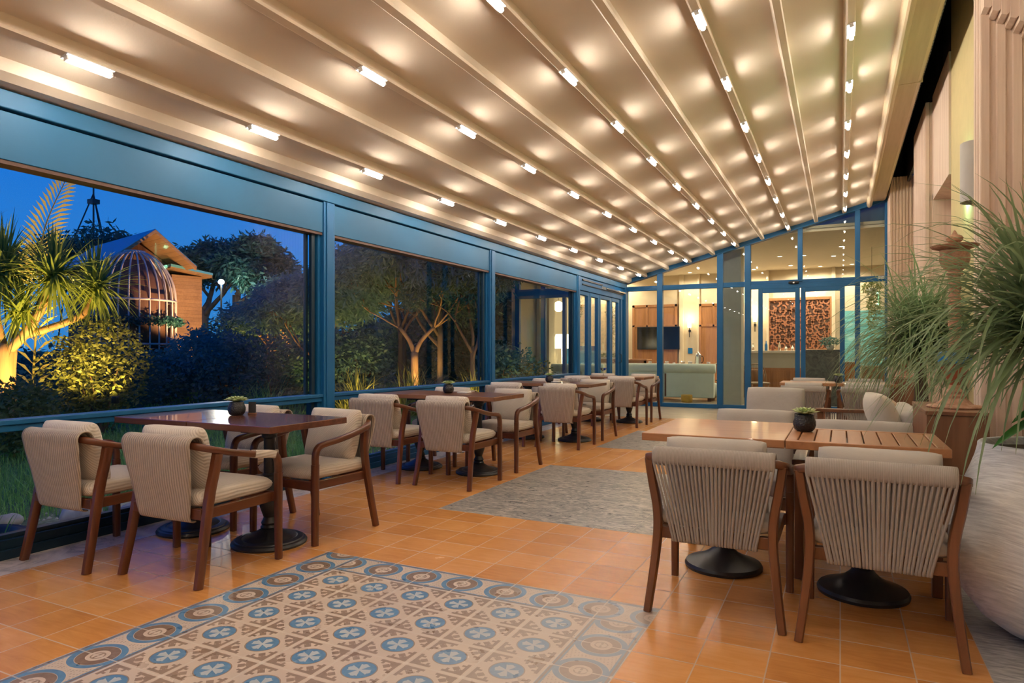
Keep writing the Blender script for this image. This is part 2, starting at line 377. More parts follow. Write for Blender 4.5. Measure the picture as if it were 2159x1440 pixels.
    def pillow(s, c, w, d, h, rot=None, n=14, p=6, k=0.42, sag=0.0):
        """cushion, local w along x, d along y, thickness h along z"""
        vs_ = []; fs = []; T = [math.sin(math.pi / 2 * (2 * i / n - 1)) for i in range(n + 1)]
        for sgn in (1, -1):
            o = len(vs_)
            for a in T:
                for b in T:
                    f = max(0.0, (1 - abs(a) ** p) * (1 - abs(b) ** p)) ** k
                    q = 1 - 0.035 * (1 - abs(a)) if abs(b) > .999 else 1
                    q2 = 1 - 0.035 * (1 - abs(b)) if abs(a) > .999 else 1
                    cx_ = 1 - 0.03 * abs(b) ** 6; cy_ = 1 - 0.03 * abs(a) ** 6
                    vs_.append(Vector((a * w / 2 * cx_ * q2, b * d / 2 * cy_ * q, sgn * h / 2 * f + sag * (a * a + b * b))))
            for i in range(n):
                for j in range(n):
                    q = (o + i * (n + 1) + j, o + (i + 1) * (n + 1) + j, o + (i + 1) * (n + 1) + j + 1, o + i * (n + 1) + j + 1)
                    fs.append(q if sgn > 0 else q[::-1])
        mt = (rot.to_matrix() if rot else Matrix.Identity(3))
        return s.add([mt @ v_ + Vector(c) for v_ in vs_], fs)
    def build(s, name, mat, parent=None, smooth=False, bevel=0, loc=None, weld=False, auto=None):
        me = bpy.data.meshes.new(name); me.from_pydata(s.v, [], s.f)
        if weld:
            b = bmesh.new(); b.from_mesh(me); bmesh.ops.remove_doubles(b, verts=b.verts, dist=1e-5)
            bmesh.ops.recalc_face_normals(b, faces=b.faces); b.to_mesh(me); b.free()
        o = bpy.data.objects.new(name, me); C.objects.link(o)
        for mm in (mat if isinstance(mat, list) else [mat]): me.materials.append(mm)
        if smooth: me.polygons.foreach_set('use_smooth', [True] * len(me.polygons))
        if auto:
            me.polygons.foreach_set('use_smooth', [True] * len(me.polygons))
            me.set_sharp_from_angle(angle=R(auto))
        if bevel:
            md = o.modifiers.new('b', 'BEVEL'); md.width = bevel; md.segments = 2; md.limit_method = 'ANGLE'; md.angle_limit = R(40)
        if loc: o.location = loc
        if parent: o.parent = parent
        return o
def catmull(P, k):
    out = []
    for i in range(len(P) - 1):
        a, b, c_, d = P[max(i - 1, 0)], P[i], P[i + 1], P[min(i + 2, len(P) - 1)]
        for j in range(k):
            t = j / k
            out.append(0.5 * ((2 * b) + (c_ - a) * t + (2 * a - 5 * b + 4 * c_ - d) * t * t + (3 * b - a - 3 * c_ + d) * t ** 3))
    out.append(P[-1]); return out
def tag(o, label=None, cat=None, group=None, kind=None):
    if label: o['label'] = label
    if cat: o['category'] = cat
    if group: o['group'] = group
    if kind: o['kind'] = kind
    return o
def thing(name, label, cat, loc=(0, 0, 0), rz=0, group=None):
    o = bpy.data.objects.new(name, None); C.objects.link(o); o.location = loc; o.rotation_euler = (0, 0, rz)
    o.empty_display_size = 0.1
    return tag(o, label, cat, group)
def struct_e(name):
    o = bpy.data.objects.new(name, None); C.objects.link(o); o['kind'] = 'structure'; return o
def dup(root, loc, rz=0, label=None, group=None, scale=None):
    r = root.copy(); C.objects.link(r); r.location = loc; r.rotation_euler = (0, 0, rz)
    if scale: r.scale = scale
    if label: r['label'] = label
    if group: r['group'] = group
    for ch in list(root.children):
        c_ = ch.copy(); C.objects.link(c_); c_.parent = r
        for g in list(ch.children):
            d = g.copy(); C.objects.link(d); d.parent = c_
    return r
def struct(name, mb, mat, parent=None, **k):
    o = mb.build(name, mat, parent, **k)
    if parent is None: o['kind'] = 'structure'
    return o
def light(name, loc, power, col, size=0.1, parent=None, kind='POINT', rot=None, angle=None):
    l = bpy.data.lights.new(name, kind); l.energy = power; l.color = col
    if kind in ('POINT', 'SPOT'): l.shadow_soft_size = size
    if kind == 'SPOT' and angle: l.spot_size = R(angle); l.spot_blend = 0.6
    o = bpy.data.objects.new(name, l); C.objects.link(o); o.location = loc
    if rot: o.rotation_euler = rot
    if parent: o.parent = parent
    return o
M['bulb'] = Mat('warm_bulb_glow', (1, 1, 1), 0.4, emit=(1.0, .84, .62), es=14).m
M['shade'] = Mat('lit_lamp_shade', (.9, .85, .7), 0.8, emit=(1.0, .80, .50), es=2.2).m

# ================================================================== THE SETTING
def zr(x): return 2.79 + 0.267 * (x + 4.3)
# floor: one mesh, materials by zone
xs = sorted({-4.45, -4.25, -4.02, -2.75, -0.75, 0.50, 1.6}); ys = sorted({-3.0, 0.6975, OY, OY + 5 * TY, OY + 14 * TY, OY + 20 * TY, OY + 28 * TY, 11.9, 14.6})
mb = MB(); mid = []
def cell_mat(x, y):
    if y > 11.9: return 4
    if x < -4.02: return 3
    if x > 0.5: return 5
    if -2.75 < x < -0.75:
        if 0.6975 < y < OY: return 1
        if OY + 5 * TY < y < OY + 14 * TY or OY + 20 * TY < y < OY + 28 * TY: return 2
    return 0
for i in range(len(xs) - 1):
    for j in range(len(ys) - 1):
        mb.add([(xs[i], ys[j], 0), (xs[i + 1], ys[j], 0), (xs[i + 1], ys[j + 1], 0), (xs[i], ys[j + 1], 0)], [(0, 1, 2, 3)])
        mid.append(cell_mat((xs[i] + xs[i + 1]) / 2, (ys[j] + ys[j + 1]) / 2))
mb2 = MB().box(-7.1, 4.2, 14.6, 21.5, -0.02, 0.0)
k0 = len(mb.f); mb.add(mb2.v, mb2.f); mid += [4] * 6
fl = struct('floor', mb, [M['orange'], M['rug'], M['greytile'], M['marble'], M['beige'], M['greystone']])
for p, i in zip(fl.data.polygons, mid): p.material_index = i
# ceiling membrane, softly sagging between the beams
BX = [-3.84, -2.88, -1.915, -0.935, 0.057]; PX = [-3.36, -2.40, -1.43, -0.44]
allb = sorted([-4.30] + BX + PX + [0.50, 0.56])
rows = []
for y in (-3.0, 14.6):
    rr = []
    for a, b in zip(allb[:-1], allb[1:]):
        for k in range(6):
            t = k / 6; x_ = a + (b - a) * t; rr.append((x_, y, zr(x_) - 0.010 * math.sin(math.pi * t)))
    rr.append((0.56, y, zr(0.56))); rows.append(rr)
struct('ceiling', MB().grid(rows), M['membrane'], smooth=True)
tn = [0]
def trim(mb, mat, **k):
    tn[0] += 1; return struct('trim_%d' % tn[0], mb, mat, **k)
def beam(x_, w=0.075, h=0.085):
    a = math.atan(0.267); z0 = zr(x_)
    P = [(-w / 2, 0.0), (-w / 2, -h + .012), (-w / 2 + .012, -h), (w / 2 - .012, -h), (w / 2, -h + .012), (w / 2, 0.0)]
    Q = [(x_ + p * math.cos(a) - q * math.sin(a), z0 + p * math.sin(a) + q * math.cos(a)) for p, q in P]
    return MB().prism(Q, -3.0, 14.35)
for x_ in BX + PX: trim(beam(x_), M['beam'])
trim(MB().prism([(-4.42, 2.70), (-4.20, 2.715), (-4.14, 2.75), (-4.14, 2.83), (-4.42, 2.76)], -3, 14.4), M['beam'])
# gutter along the right wall
g = []
for k in range(9):
    a = math.pi * (0.0 + k / 8); g.append((0.50 - 0.05 * math.cos(a), 4.02 - 0.075 * math.sin(a)))
trim(MB().prism(g + [(0.55, 4.2), (0.45, 4.15)], -3, 14.4), M['gutter'], smooth=False)
g = []
for k in range(9):
    a = math.pi * (0.5 + 0.5 * k / 8)
    g.append((0.80 + 0.05 * math.sin(a), 4.11 + 0.05 * math.cos(a)))
trim(MB().prism([(0.55, 4.05)] + [(0.735, 4.05), (0.765, 4.065), (0.78, 4.10), (0.78, 4.35), (0.55, 4.3)], -3, 14.4), M['gutter'])
trim(MB().box(0.55, 0.783, 8.2, 8.215, 4.045, 4.12), M['gutter'])
# closing wall behind the camera and roof lid
struct('wall_south', MB().box(-4.5, 2.0, -3.1, -3.0, 0, 5.2), M['creamwall'])

# ---- right wall
wl = MB().box(1.30, 1.40, -3, 14.6, 0, 4.25)
struct('wall_right', wl, M['creamwall'])
struct('wall_right_upper', MB().box(1.0, 1.06, 8.1, 9.45, 3.08, 4.28).box(1.0, 1.3, 8.1, 9.45, 3.02, 3.08).box(1.0, 1.3, 9.40, 9.45, 0, 3.1).box(1.24,1.3,8.1,9.45,0,3.08), M['stone'])
struct('wall_right_louvre', MB().box(1.06, 1.10, -3, 14.6, 4.2, 5.3).box(0.782, 0.80, -3, 14.6, 4.14, 5.3).box(0.782, 1.10, -3, 14.6, 5.3, 5.35).box(0.80, 1.40, 14.46, 14.6, 4.2, 5.3), M['louvre'])
struct('wall_right_plaster', MB().box(1.02, 1.30, 5.86, 8.10, 0, 5.0).box(1.16, 1.30, 10.9, 13.6, 2.6, 4.6), M['plaster'])
def flutes(x0, x1, y0, y1, z0, z1, d=0.018, per=0.07, front=True):
    """stone pier; fluted on the room side (-X) and near side (-Y)"""
    pts = []
    n = max(2, int((y1 - y0) / per))
    for k in range(n):   # room side going from far to near
        a = y1 - (y1 - y0) * k / n; b = y1 - (y1 - y0) * (k + 1) / n; w_ = a - b
        pts += [(x0, a), (x0, a - w_ * .55), (x0 + d, a - w_ * .66), (x0 + d, b + w_ * .08)]
    n = max(1, int((x1 - x0) / per))
    for k in range(n):
        a = x0 + (x1 - x0) * k / n; w_ = (x1 - x0) / n
        pts += [(a, y0), (a + w_ * .5, y0), (a + w_ * .62, y0 + d), (a + w_ * .92, y0 + d)]
    pts += [(x1, y0), (x1, y1)]
    return MB().prism(pts[::-1], z0, z1, 'z')
trim(flutes(0.93, 1.30, 9.45, 10.9, 0, 4.22), M['stone'])
trim(flutes(0.80, 1.30, 13.6, 14.45, 0, 4.3, per=0.05), M['stone'])
trim(flutes(0.875, 1.6, 5.55, 5.85, 0, 5.0, per=0.085), M['stone'])
sm = MB()
for k in range(7):   # stepped mouldings springing from the near pier
    x0 = 0.872 + 0.045 * k; z0 = 3.53 - 0.042 * k
    sm.prism([(x0, z0), (x0 + 0.03, z0 - 0.012), (x0 + 0.046, z0 + 0.0), (x0 + 0.046, 5.0), (x0, 5.0)], 5.44 - 0.02 * k, 5.56)
trim(sm, M['stone'])
# opening at right between piers: pale lit pane
struct('wall_right_recess', MB().box(1.16, 1.22, 10.9, 13.6, 0, 2.6), M['stonegrey'])

# ---- left wall: header, posts, sills, base, sashes, panes
XL = -4.30
trim(MB().box(XL - .12, XL + .03, -3, 14.45, 2.590, 2.695), M['blue_panel'], bevel=.006)
PY = [1.34, 4.735, 7.99, 11.34]
nwin = 0
for i, y0 in enumerate(PY):
    trim(MB().box(XL - .12, XL + .02, y0, y0 + .15, 0, 2.59).box(XL + .02, XL + .032, y0 + .03, y0 + .12, 0, 2.585), M['blue'], bevel=.005)
for i, (a, b) in enumerate([(-1.9, 1.34), (1.49, 4.735), (4.885, 7.99), (8.14, 11.34)]):
    nwin += 1; w = struct_e('window_%d' % nwin); w.location = (XL, (a + b) / 2, 0); o = (0, -(a + b) / 2, 0)
    def pb(*bx):
        q = MB()
        for t in bx: q.box(t[0], t[1], t[2] - (a + b) / 2, t[3] - (a + b) / 2, t[4], t[5])
        return q
    pb((-.11, .008, a, b, 2.30, 2.578)).build('header_panel', M['blue_panel'], w, bevel=.004)
    pb((-.115, .0, a, b, 2.277, 2.30)).build('header_strip', M['brownstrip'], w)
    pb((-.10, .012, a, b, .775, .805), (-.09, -.002, a, b, .735, .775)).build('sill', M['blue'], w, bevel=.004)
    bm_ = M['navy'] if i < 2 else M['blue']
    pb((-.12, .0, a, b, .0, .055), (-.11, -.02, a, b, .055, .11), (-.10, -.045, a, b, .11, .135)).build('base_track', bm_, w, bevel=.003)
    pb((-.10, -.07, b - .14, b - .11, .80, 2.28), (-.07, -.035, b - .10, b - .06, .80, 2.28), (-.095, -.06, b - .055, b - .035, .8, 2.28),
       (-.10, -.04, b - .10, b - .06, .13, .74)).build('sliding_track', M['navy'], w, bevel=.003)
    pb((-.10, -.02, b - .035, b, .80, 2.28), (-.10, -.02, b - .04, b, .13, .74), (-.1, -.05, a, a + .02, .13, 2.28)).build('side_frame', M['blue'], w, bevel=.003)
    pb((-.078, -.070, a, b, .80, 2.28)).build('upper_pane', M['glass'], w)
    pb((-.078, -.070, a, b, .13, .74)).build('lower_pane', M['glass'], w)
# folding glass doors at the far end of the left wall
D = struct_e('door_2'); D.location = (XL, 11.49, 0)
MB().box(-.12, .0, 0, 2.86, 2.34, 2.59).build('door_header', M['blue'], D, bevel=.004)
MB().box(-.0, .02, .15, 1.3, 2.52, 2.55).box(0, .02, .15, 2.75, 2.44, 2.46).build('sliding_rail', M['dark'], D)
MB().box(0, .05, 1.2, 1.42, 2.44, 2.50).box(0, .045, 1.5, 2.8, 2.47, 2.50).build('door_closer', M['steel'], D, bevel=.004)
for (a, b) in [(0.0, .62), (.64, 1.20), (1.22, 1.95), (1.97, 2.55)]:
    lf = MB().box(-.09, -.02, a, a + .07, 0.02, 2.33).box(-.09, -.02, b - .08, b, 0.02, 2.33).box(-.09, -.02, a + .07, b - .08, 2.26, 2.33).box(-.09, -.02, a + .07, b - .08, .02, .12).build('leaf', M['blue'], D, bevel=.004)
    MB().box(-.06, -.052, a + .07, b - .08, .12, 2.26).build('pane', M['glass2'], lf)
MB().tube([(.0, 2.46, .95), (.05, 2.46, .97), (.05, 2.46, 1.13), (.0, 2.46, 1.15)], .008).build('door_handle', M['dark'], D, smooth=True)
trim(MB().box(XL - .1, XL + .0, 14.08, 14.2, 0, 2.34), M['blue'], bevel=.004)
trim(MB().box(XL - .10, XL + .05, 14.28, 14.5, 0, 2.62), M['blue'], bevel=.004)
trim(MB().box(XL - .12, XL + .0, 11.49, 14.4, 0, .03), M['blue'])

# ---- glazed end wall (Y = 14.5)
YE = 14.42
MXS = [-3.53, -2.26, -1.71, -0.716, 0.30]
for x_ in MXS:
    w_ = .045 if x_ in (-.716, .30) else .06
    z0 = 2.6 if x_ == -.716 else 0
    trim(MB().box(x_ - w_, x_ + w_, YE - .02, YE + .10, z0, zr(x_) - .02), M['blue'], bevel=.006)
trim(MB().box(.76, .86, YE - .04, YE + .12, 0, 4.28), M['blue'], bevel=.006)
trim(MB().box(-4.3, .78, YE - .01, YE + .09, 2.535, 2.575).box(-4.3, .78, YE + .01, YE + .09, 2.575, 2.64), M['blue'], bevel=.005)
trim(MB().prism([(-4.3, zr(-4.3) - .10), (.86, zr(.86) - .10), (.86, zr(.86) + .02), (-4.3, zr(-4.3) + .02)], YE - .06, YE + .12), M['blue'])
trim(MB().box(-4.25, -1.76, YE - .01, YE + .09, 0, .085), M['blue'], bevel=.005)
trim(MB().box(.30, .78, YE - .01, YE + .09, 0, .085), M['blue'], bevel=.005)
XX = [-4.25, -3.59, -3.47, -2.32, -2.20, -1.77, -1.65, -.76, -.67, .255, .345, .76]
for i in range(0, 12, 2):
    a, b = XX[i], XX[i + 1]; nwin += 1; w = struct_e('window_%d' % nwin)
    MB().prism([(a, 2.64), (b, 2.64), (b, zr(b) - .10), (a, zr(a) - .10)], YE + .035, YE + .043).build('upper_pane', M['glass2'], w)
    if i not in (6, 8): 
        MB().box(a, b, YE + .035, YE + .043, .085, 2.535).build('lower_pane', M['glass2'], w)
# sliding doors
D = struct_e('door_1')
MB().box(-1.66, .27, YE - .05, YE + .03, 2.47, 2.54).build('door_track', M['blue'], D, bevel=.004)
for (a, b) in [(-1.50, -.72), (-.70, .08)]:
    lf = MB().box(a, a + .085, YE - .05, YE + .0, 0, 2.47).box(b - .085, b, YE - .05, YE + .0, 0, 2.47).box(a + .085, b - .085, YE - .05, YE, 2.385, 2.47).box(a + .085, b - .085, YE - .05, YE, 0, .12).build('sliding_leaf', M['blue'], D, bevel=.004)
    MB().box(a + .085, b - .085, YE - .028, YE - .02, .12, 2.385).build('pane', M['glass2'], lf)
MB().box(-1.65, -1.50, YE + .03, YE + .038, 0, 2.5).build('side_pane', M['glass2'], D)
MB().box(.08, .26, YE + .03, YE + .038, 0, 2.5).build('side_pane', M['glass2'], D)
MB().tube([(.33, YE - .03, 1.0), (.33, YE - .07, 1.02), (.33, YE - .07, 1.32), (.33, YE - .03, 1.34)], .012).build('door_handle', M['steel'], D, smooth=True)
t = thing('motion_sensor', 'small grey motion sensor on the blue rail above the sliding doors', 'sensor', (-.83, YE - .02, 2.575))
MB().pillow((0, -.03, 0), .20, .07, .07, n=10, p=3).build('housing', M['dark'], t, smooth=True)
MB().lathe([(.0, 0), (.022, .0), (.02, .012), (.0, .016)], n=16).build('lens', M['steel'], t, smooth=True).location = (0, -.058, -.01)
t.children[1].rotation_euler = (R(90), 0, 0)
tag(MB().box(-.05, .05, -.02, 0, -.02, .025).build('door_switch', M['white'], bevel=.004, loc=(.70, YE - .01, 2.60)), 'small white box at the right end of the blue rail', 'switch box')
# far facade continuing outside, left of the folding doors
trim(MB().box(-7.05, -6.93, YE, YE + .1, 0, 3.3).box(-6.37, -6.25, YE, YE + .1, 0, 3.3).box(-5.66, -5.52, YE, YE + .1, 0, 3.3).box(-5.82, -5.74, YE, YE + .1, 0, 2.5), M['blue'], bevel=.006)
trim(MB().box(-7.05, -4.35, YE - .02, YE + .09, 2.46, 2.68).box(-7.05, -4.35, YE - .02, YE + .09, 0, .09), M['blue'], bevel=.006)
nwin += 1; w = struct_e('window_%d' % nwin); MB().box(-6.93, -4.35, YE + .04, YE + .048, .09, 3.3).build('pane', M['glass2'], w)

# ---- the restaurant behind the glass
struct('wall_back', MB().box(-7.2, 4.2, 21.5, 21.6, 0, 3.65), M['creamwall'])
struct('wall_west', MB().box(-7.2, -7.1, 14.55, 21.5, 0, 3.65), M['creamwall'])
struct('wall_east', MB().box(4.2, 4.3, 14.55, 21.5, 0, 3.65), M['creamwall'])
struct('wall_parapet', MB().box(-7.2, -4.35, 14.45, 14.6, 3.3, 4.3).box(.86, 4.3, 14.5, 14.6, 0, 4.3), M['creamwall'])
struct('ceiling_restaurant', MB().box(-7.2, 4.3, 14.6, 21.6, 3.65, 3.72), M['creamceil'])
trim(MB().box(-7.1, .86, 14.6, 14.66, 3.60, 3.66), M['beam'])
struct('wall_upper_fascia', MB().box(-4.3, .86, 14.9, 14.95, 3.72, 4.6), plain('grey_blue_fascia', (.16, .25, .28), .6))
trim(MB().box(-2.50, -1.98, 15.55, 16.0, 0, 3.65), M['stonegrey'], bevel=.01)
trim(MB().box(-7.05, -6.70, 15.7, 16.1, 0, 3.65), M['creamwall'], bevel=.01)
trim(MB().box(-4.62, -4.48, 21.40, 21.5, 0, 3.65).box(-4.05, -3.98, 21.40, 21.5, 0, 3.65), M['creamwall'], bevel=.01)
trim(MB().box(-2.0, -1.93, 21.35, 21.5, 0, 3.65).box(-.22, -.12, 21.35, 21.5, 0, 3.65), M['creamwall'], bevel=.01)
DL = [(-6.45, 21.0), (-3.76, 17.76), (-4.18, 20.9), (-2.89, 20.6), (-2.3, 20.9), (-1.39, 18.35), (-1.26, 20.4), (-.83, 18.44), (-1.04, 21.0), (-.51, 21.0), (-.15, 18.87), (.3, 20.9), (.03, 17.25), (-5.6, 17.9), (-5.9, 19.6), (2.0, 18.6)]
DLn = ['nearest the hanging plant corner', 'above the mint sofa, front one', 'above the mint sofa, rear one', 'right of the column, rear left', 'right of the column, rear right', 'above the bar, left front', 'above the bar, left rear', 'above the bar, middle front', 'farthest back over the artwork, left', 'farthest back over the artwork, right', 'above the dark podium', 'far back above the blue picture', 'front right, nearest the sliding doors', 'above the tall table lamp', 'between lamp and television', 'far right of the room']
for (x_, y_), nm in zip(DL, DLn):
    t = thing('downlight', 'round recessed ceiling downlight in restaurant, ' + nm, 'downlight', (x_, y_, 3.65), group='restaurant downlights')
    MB().lathe([(.075, 0), (.075, -.012), (.055, -.014), (.055, -.004)], n=20, cap=False).build('rim', M['white'], t, smooth=True); rim_ = t.children[0]
    MB().lathe([(.0, -.006), (.055, -.006)], n=20, cap=False).build('lens', M['bulb'], rim_)
    light('downlight_light', (0, 0, -.05), 42, (1, .82, .60), .06, t, 'SPOT', (0, 0, 0), 165)

# ================================================================== ROOF LIGHTS
def led():
    t = thing('led_tube_light', '', 'light')
    MB().box(-.033, .033, -.135, .135, -.009, 0).box(-.016, .016, -.130, -.118, -.034, 0).box(-.016, .016, .118, .130, -.034, 0).build('holder', M['white'], t, bevel=.002)
    MB().tube([(0, -.118, -.024), (0, .118, -.024)], .0165, n=12).build('tube', M['ledtube'], t, smooth=True)
    return t
BN = ['beam nearest windows', 'second lit beam from windows', 'middle lit beam', 'second lit beam from stone wall', 'lit beam nearest stone wall']
ON = ['first', 'second', 'third', 'fourth', 'fifth', 'sixth', 'seventh', 'eighth', 'ninth', 'tenth', 'eleventh', 'twelfth', 'thirteenth', 'fourteenth']
led0 = led(); used = False
for bi, x_ in enumerate(BX):
    y0 = 2.28 + (0.03, .08, .0, .08, .10)[bi]
    ys_ = [y0 + 1.27 * k for k in range(-4, 10)]
    ys_ = [y for y in ys_ if y < 14.2]
    for k, y in enumerate(ys_[::-1]):
        lab = 'white LED tube, %s from glass end wall, under %s' % (ON[k], BN[bi])
        loc = (x_ + .085 * math.sin(math.atan(.267)), y, zr(x_) - .083)
        if not used: led0.location = loc; led0.rotation_euler.y = -math.atan(.267); led0['label'] = lab; led0['group'] = 'LED tube lights on the roof beams'; used = True
        else: dup(led0, loc, 0, lab).rotation_euler.y = -math.atan(.267)

# ================================================================== DINING CHAIRS
def mir(p): return [(-x, y, z) for x, y, z in p]
def make_chair(kind):
    strap = kind == 'strap'
    W = M['wood_mid'] if strap else M['wood_dark']; Wy = M['wood_mid'] if strap else M['wood_darkx']
    t = thing('dining_chair', '', 'chair')
    for s_ in (-1, 1):
        MB().sweep([(s_ * .285, .268, 0), (s_ * .285, .266, .25), (s_ * .285, .265, .50)], .040, .044, up=(0, 1, 0), scale=lambda u: .86 + .14 * u).build('leg', W, t, auto=50)
        if strap: P = [(s_ * .290, -.285, 0), (s_ * .265, -.262, .20), (s_ * .250, -.247, .37), (s_ * .254, -.243, .48), (s_ * .275, -.245, .60), (s_ * .290, -.247, .705)]
        else: P = [(s_ * .285, -.285, 0), (s_ * .274, -.245, .20), (s_ * .268, -.215, .37), (s_ * .268, -.195, .48), (s_ * .277, -.178, .58), (s_ * .290, -.170, .672)]
        MB().sweep(P, .040, .050, up=(0, 1, 0), smooth=4, scale=lambda u: .85 + .15 * min(1, u * 2)).build('leg', W, t, auto=50)
    h = [(.285, .265, .49), (.285, .264, .555), (.286, .245, .598), (.288, .20, .618), (.291, .06, .636), (.295, -.08, .664)]
    h += [(.297, -.19, .692), (.292, -.245, .706), (.262, -.262, .716), (.15, -.265, .722)] if strap else [(.288, -.175, .688), (.262, -.232, .706), (.205, -.262, .719), (.10, -.272, .724)]
    MB().sweep(h + [(0, h[-1][1] - .002, h[-1][2] + .001)] + mir(h[::-1]), .039, .036, smooth=4).build('arm_rail', Wy, t, auto=50); rail_ = [c_ for c_ in t.children if c_.name.startswith('arm_rail')][0]
    MB().box(-.262, -.238, -.225, .255, .335, .39).box(.238, .262, -.225, .255, .335, .39).box(-.268, .268, .245, .275, .335, .39).box(-.255, .255, -.245, -.215, .335, .39).build('seat_frame', Wy, t, bevel=.004)
    cm = M['grey_cushion'] if strap else M['rib_seat']
    MB().pillow((0, .012, .435), .505, .52, .095, p=9, k=.36).build('seat_cushion', cm, t, smooth=True, weld=True)
    from mathutils import Euler
    MB().pillow((0, -.175, .625), .45, .36, .13, rot=Euler((R(90 + 14), 0, 0)), p=5, k=.42, sag=-.008).build('back_cushion', cm, t, smooth=True, weld=True)
    prof = [(-.225, .690), (-.226, .728), (-.242, .752), (-.268, .760), (-.296, .750), (-.308, .725), (-.304, .69), (-.290, .60), (-.275, .52), (-.264, .44), (-.256, .37), (-.250, .335), (-.236, .322), (-.215, .322)]
    prof = catmull([Vector((0, a, b)) for a, b in prof], 3)
    if not strap:
        rows = []
        for i, q in enumerate(prof):
            f = min(1, max(0, (.70 - q.z) / .36)); hw = .252 - .062 * f ** 1.15
            rows.append([(hw * (2 * j / 20 - 1), q.y - .018 * (1 - (2 * j / 20 - 1) ** 2) * (1 - abs(f - .5) * 1.6) , q.z) for j in range(21)])
        o = MB().grid(rows).build('backrest', M['rib'], t, smooth=True)
        md = o.modifiers.new('s', 'SOLIDIFY'); md.thickness = .007; md.offset = -1
    else:
        q = MB(); n = 29
        for j in range(n):
            u = 2 * j / (n - 1) - 1; w_ = .0060 if abs(u) > .08 else .0072
            rows = []
            for i, p in enumerate(prof):
                f = min(1, max(0, (.70 - p.z) / .36)); hw = .258 - .078 * f
                x_ = u * hw + .0012 * math.sin(j * 2.3) * math.sin(f * 5)
                rows.append([(x_ - w_, p.y, p.z), (x_, p.y - .0035 * (1 if p.z < .73 else 0), p.z + (.002 if p.z > .73 else 0)), (x_ + w_, p.y, p.z)])
            q.grid(rows)
        o = q.build('backrest', M['strap'], t, smooth=True)
        md = o.modifiers.new('s', 'SOLIDIFY'); md.thickness = .004; md.offset = 1
        q = MB(); rows = []
        for i, p in enumerate(prof):
            if p.z < .682: continue
            rows.append([(.262 * (2 * j / 24 - 1), p.y + .002, p.z - .001) for j in range(25)])
        q.grid(rows)
        o = q.build('rail_wrap', M['strap'], rail_, smooth=True); md = o.modifiers.new('s', 'SOLIDIFY'); md.thickness = .004; md.offset = -1
    return t
rib0 = make_chair('rib'); str0 = make_chair('strap'); first = {id(rib0): True, id(str0): True}
def chair(src, x_, y_, deg, label, group):
    if first[id(src)]:
        first[id(src)] = False; src.location = (x_, y_, 0); src.rotation_euler = (0, 0, R(deg)); src['label'] = label; src['group'] = group; return src
    return dup(src, (x_, y_, 0), R(deg), label, group)
G = 'ribbed fabric chairs along the window wall'
chair(rib0, -3.93, 2.47, 1, 'striped beige armchair turned away at the nearest window table, leftmost beside the glass', G)
c2 = chair(rib0, -3.19, 2.57, 2, 'striped beige armchair nearest the patterned tiles, its right arm wrapped in pale fabric', G)
MB().sweep([(.286, .225, .611), (.288, .20, .618), (.2895, .14, .625), (.2905, .07, .635)], .046, .045, smooth=2).build('arm_wrap', M['rib_seat'], [c_ for c_ in c2.children if c_.name.startswith('arm_rail')][0], auto=50)
chair(rib0, -3.17, 3.42, 176, 'striped beige armchair facing camera at the right end of the nearest window table', G)
chair(rib0, -3.93, 3.42, 181, 'striped beige armchair facing camera behind the nearest window table, beside the glass', G)
tb = [5.75, 8.40, 10.98]
nm = ['second window table', 'third window table', 'farthest window table']
for y_, n_ in zip(tb, nm):
    chair(rib0, -3.87, y_ - .55, 1, 'ribbed beige chair turned away, %s, side nearest the glass' % n_, G)
    chair(rib0, -3.13, y_ - .52, -1, 'ribbed beige chair turned away, %s, aisle side' % n_, G)
    chair(rib0, -3.14, y_ + .42, 178, 'ribbed beige chair facing the camera, %s, aisle side' % n_, G)
    chair(rib0, -3.88, y_ + .42, 182, 'ribbed beige chair facing the camera, %s, side nearest the glass' % n_, G)
G = 'strap back chairs on the right'
chair(str0, -.51, 3.32, 0, 'strap-back wooden chair in front of the solid brown tabletop, leg on the orange tiles', G)
chair(str0, .145, 3.27, -2, 'strap-back wooden chair in front of the slatted tabletop, nearest the grey pot', G)
chair(str0, -.42, 9.45, 0, 'strap-back chair at the rear table before the glass wall, left one turned away', G)
chair(str0, .27, 9.45, 0, 'strap-back chair at the rear table before the glass wall, right one turned away', G)
chair(str0, -.42, 10.75, 180, 'chair behind the rear table facing the camera, left one by the sliding doors', G)
chair(str0, .33, 10.75, 180, 'chair behind the rear table facing the camera, right one by the sliding doors', G)

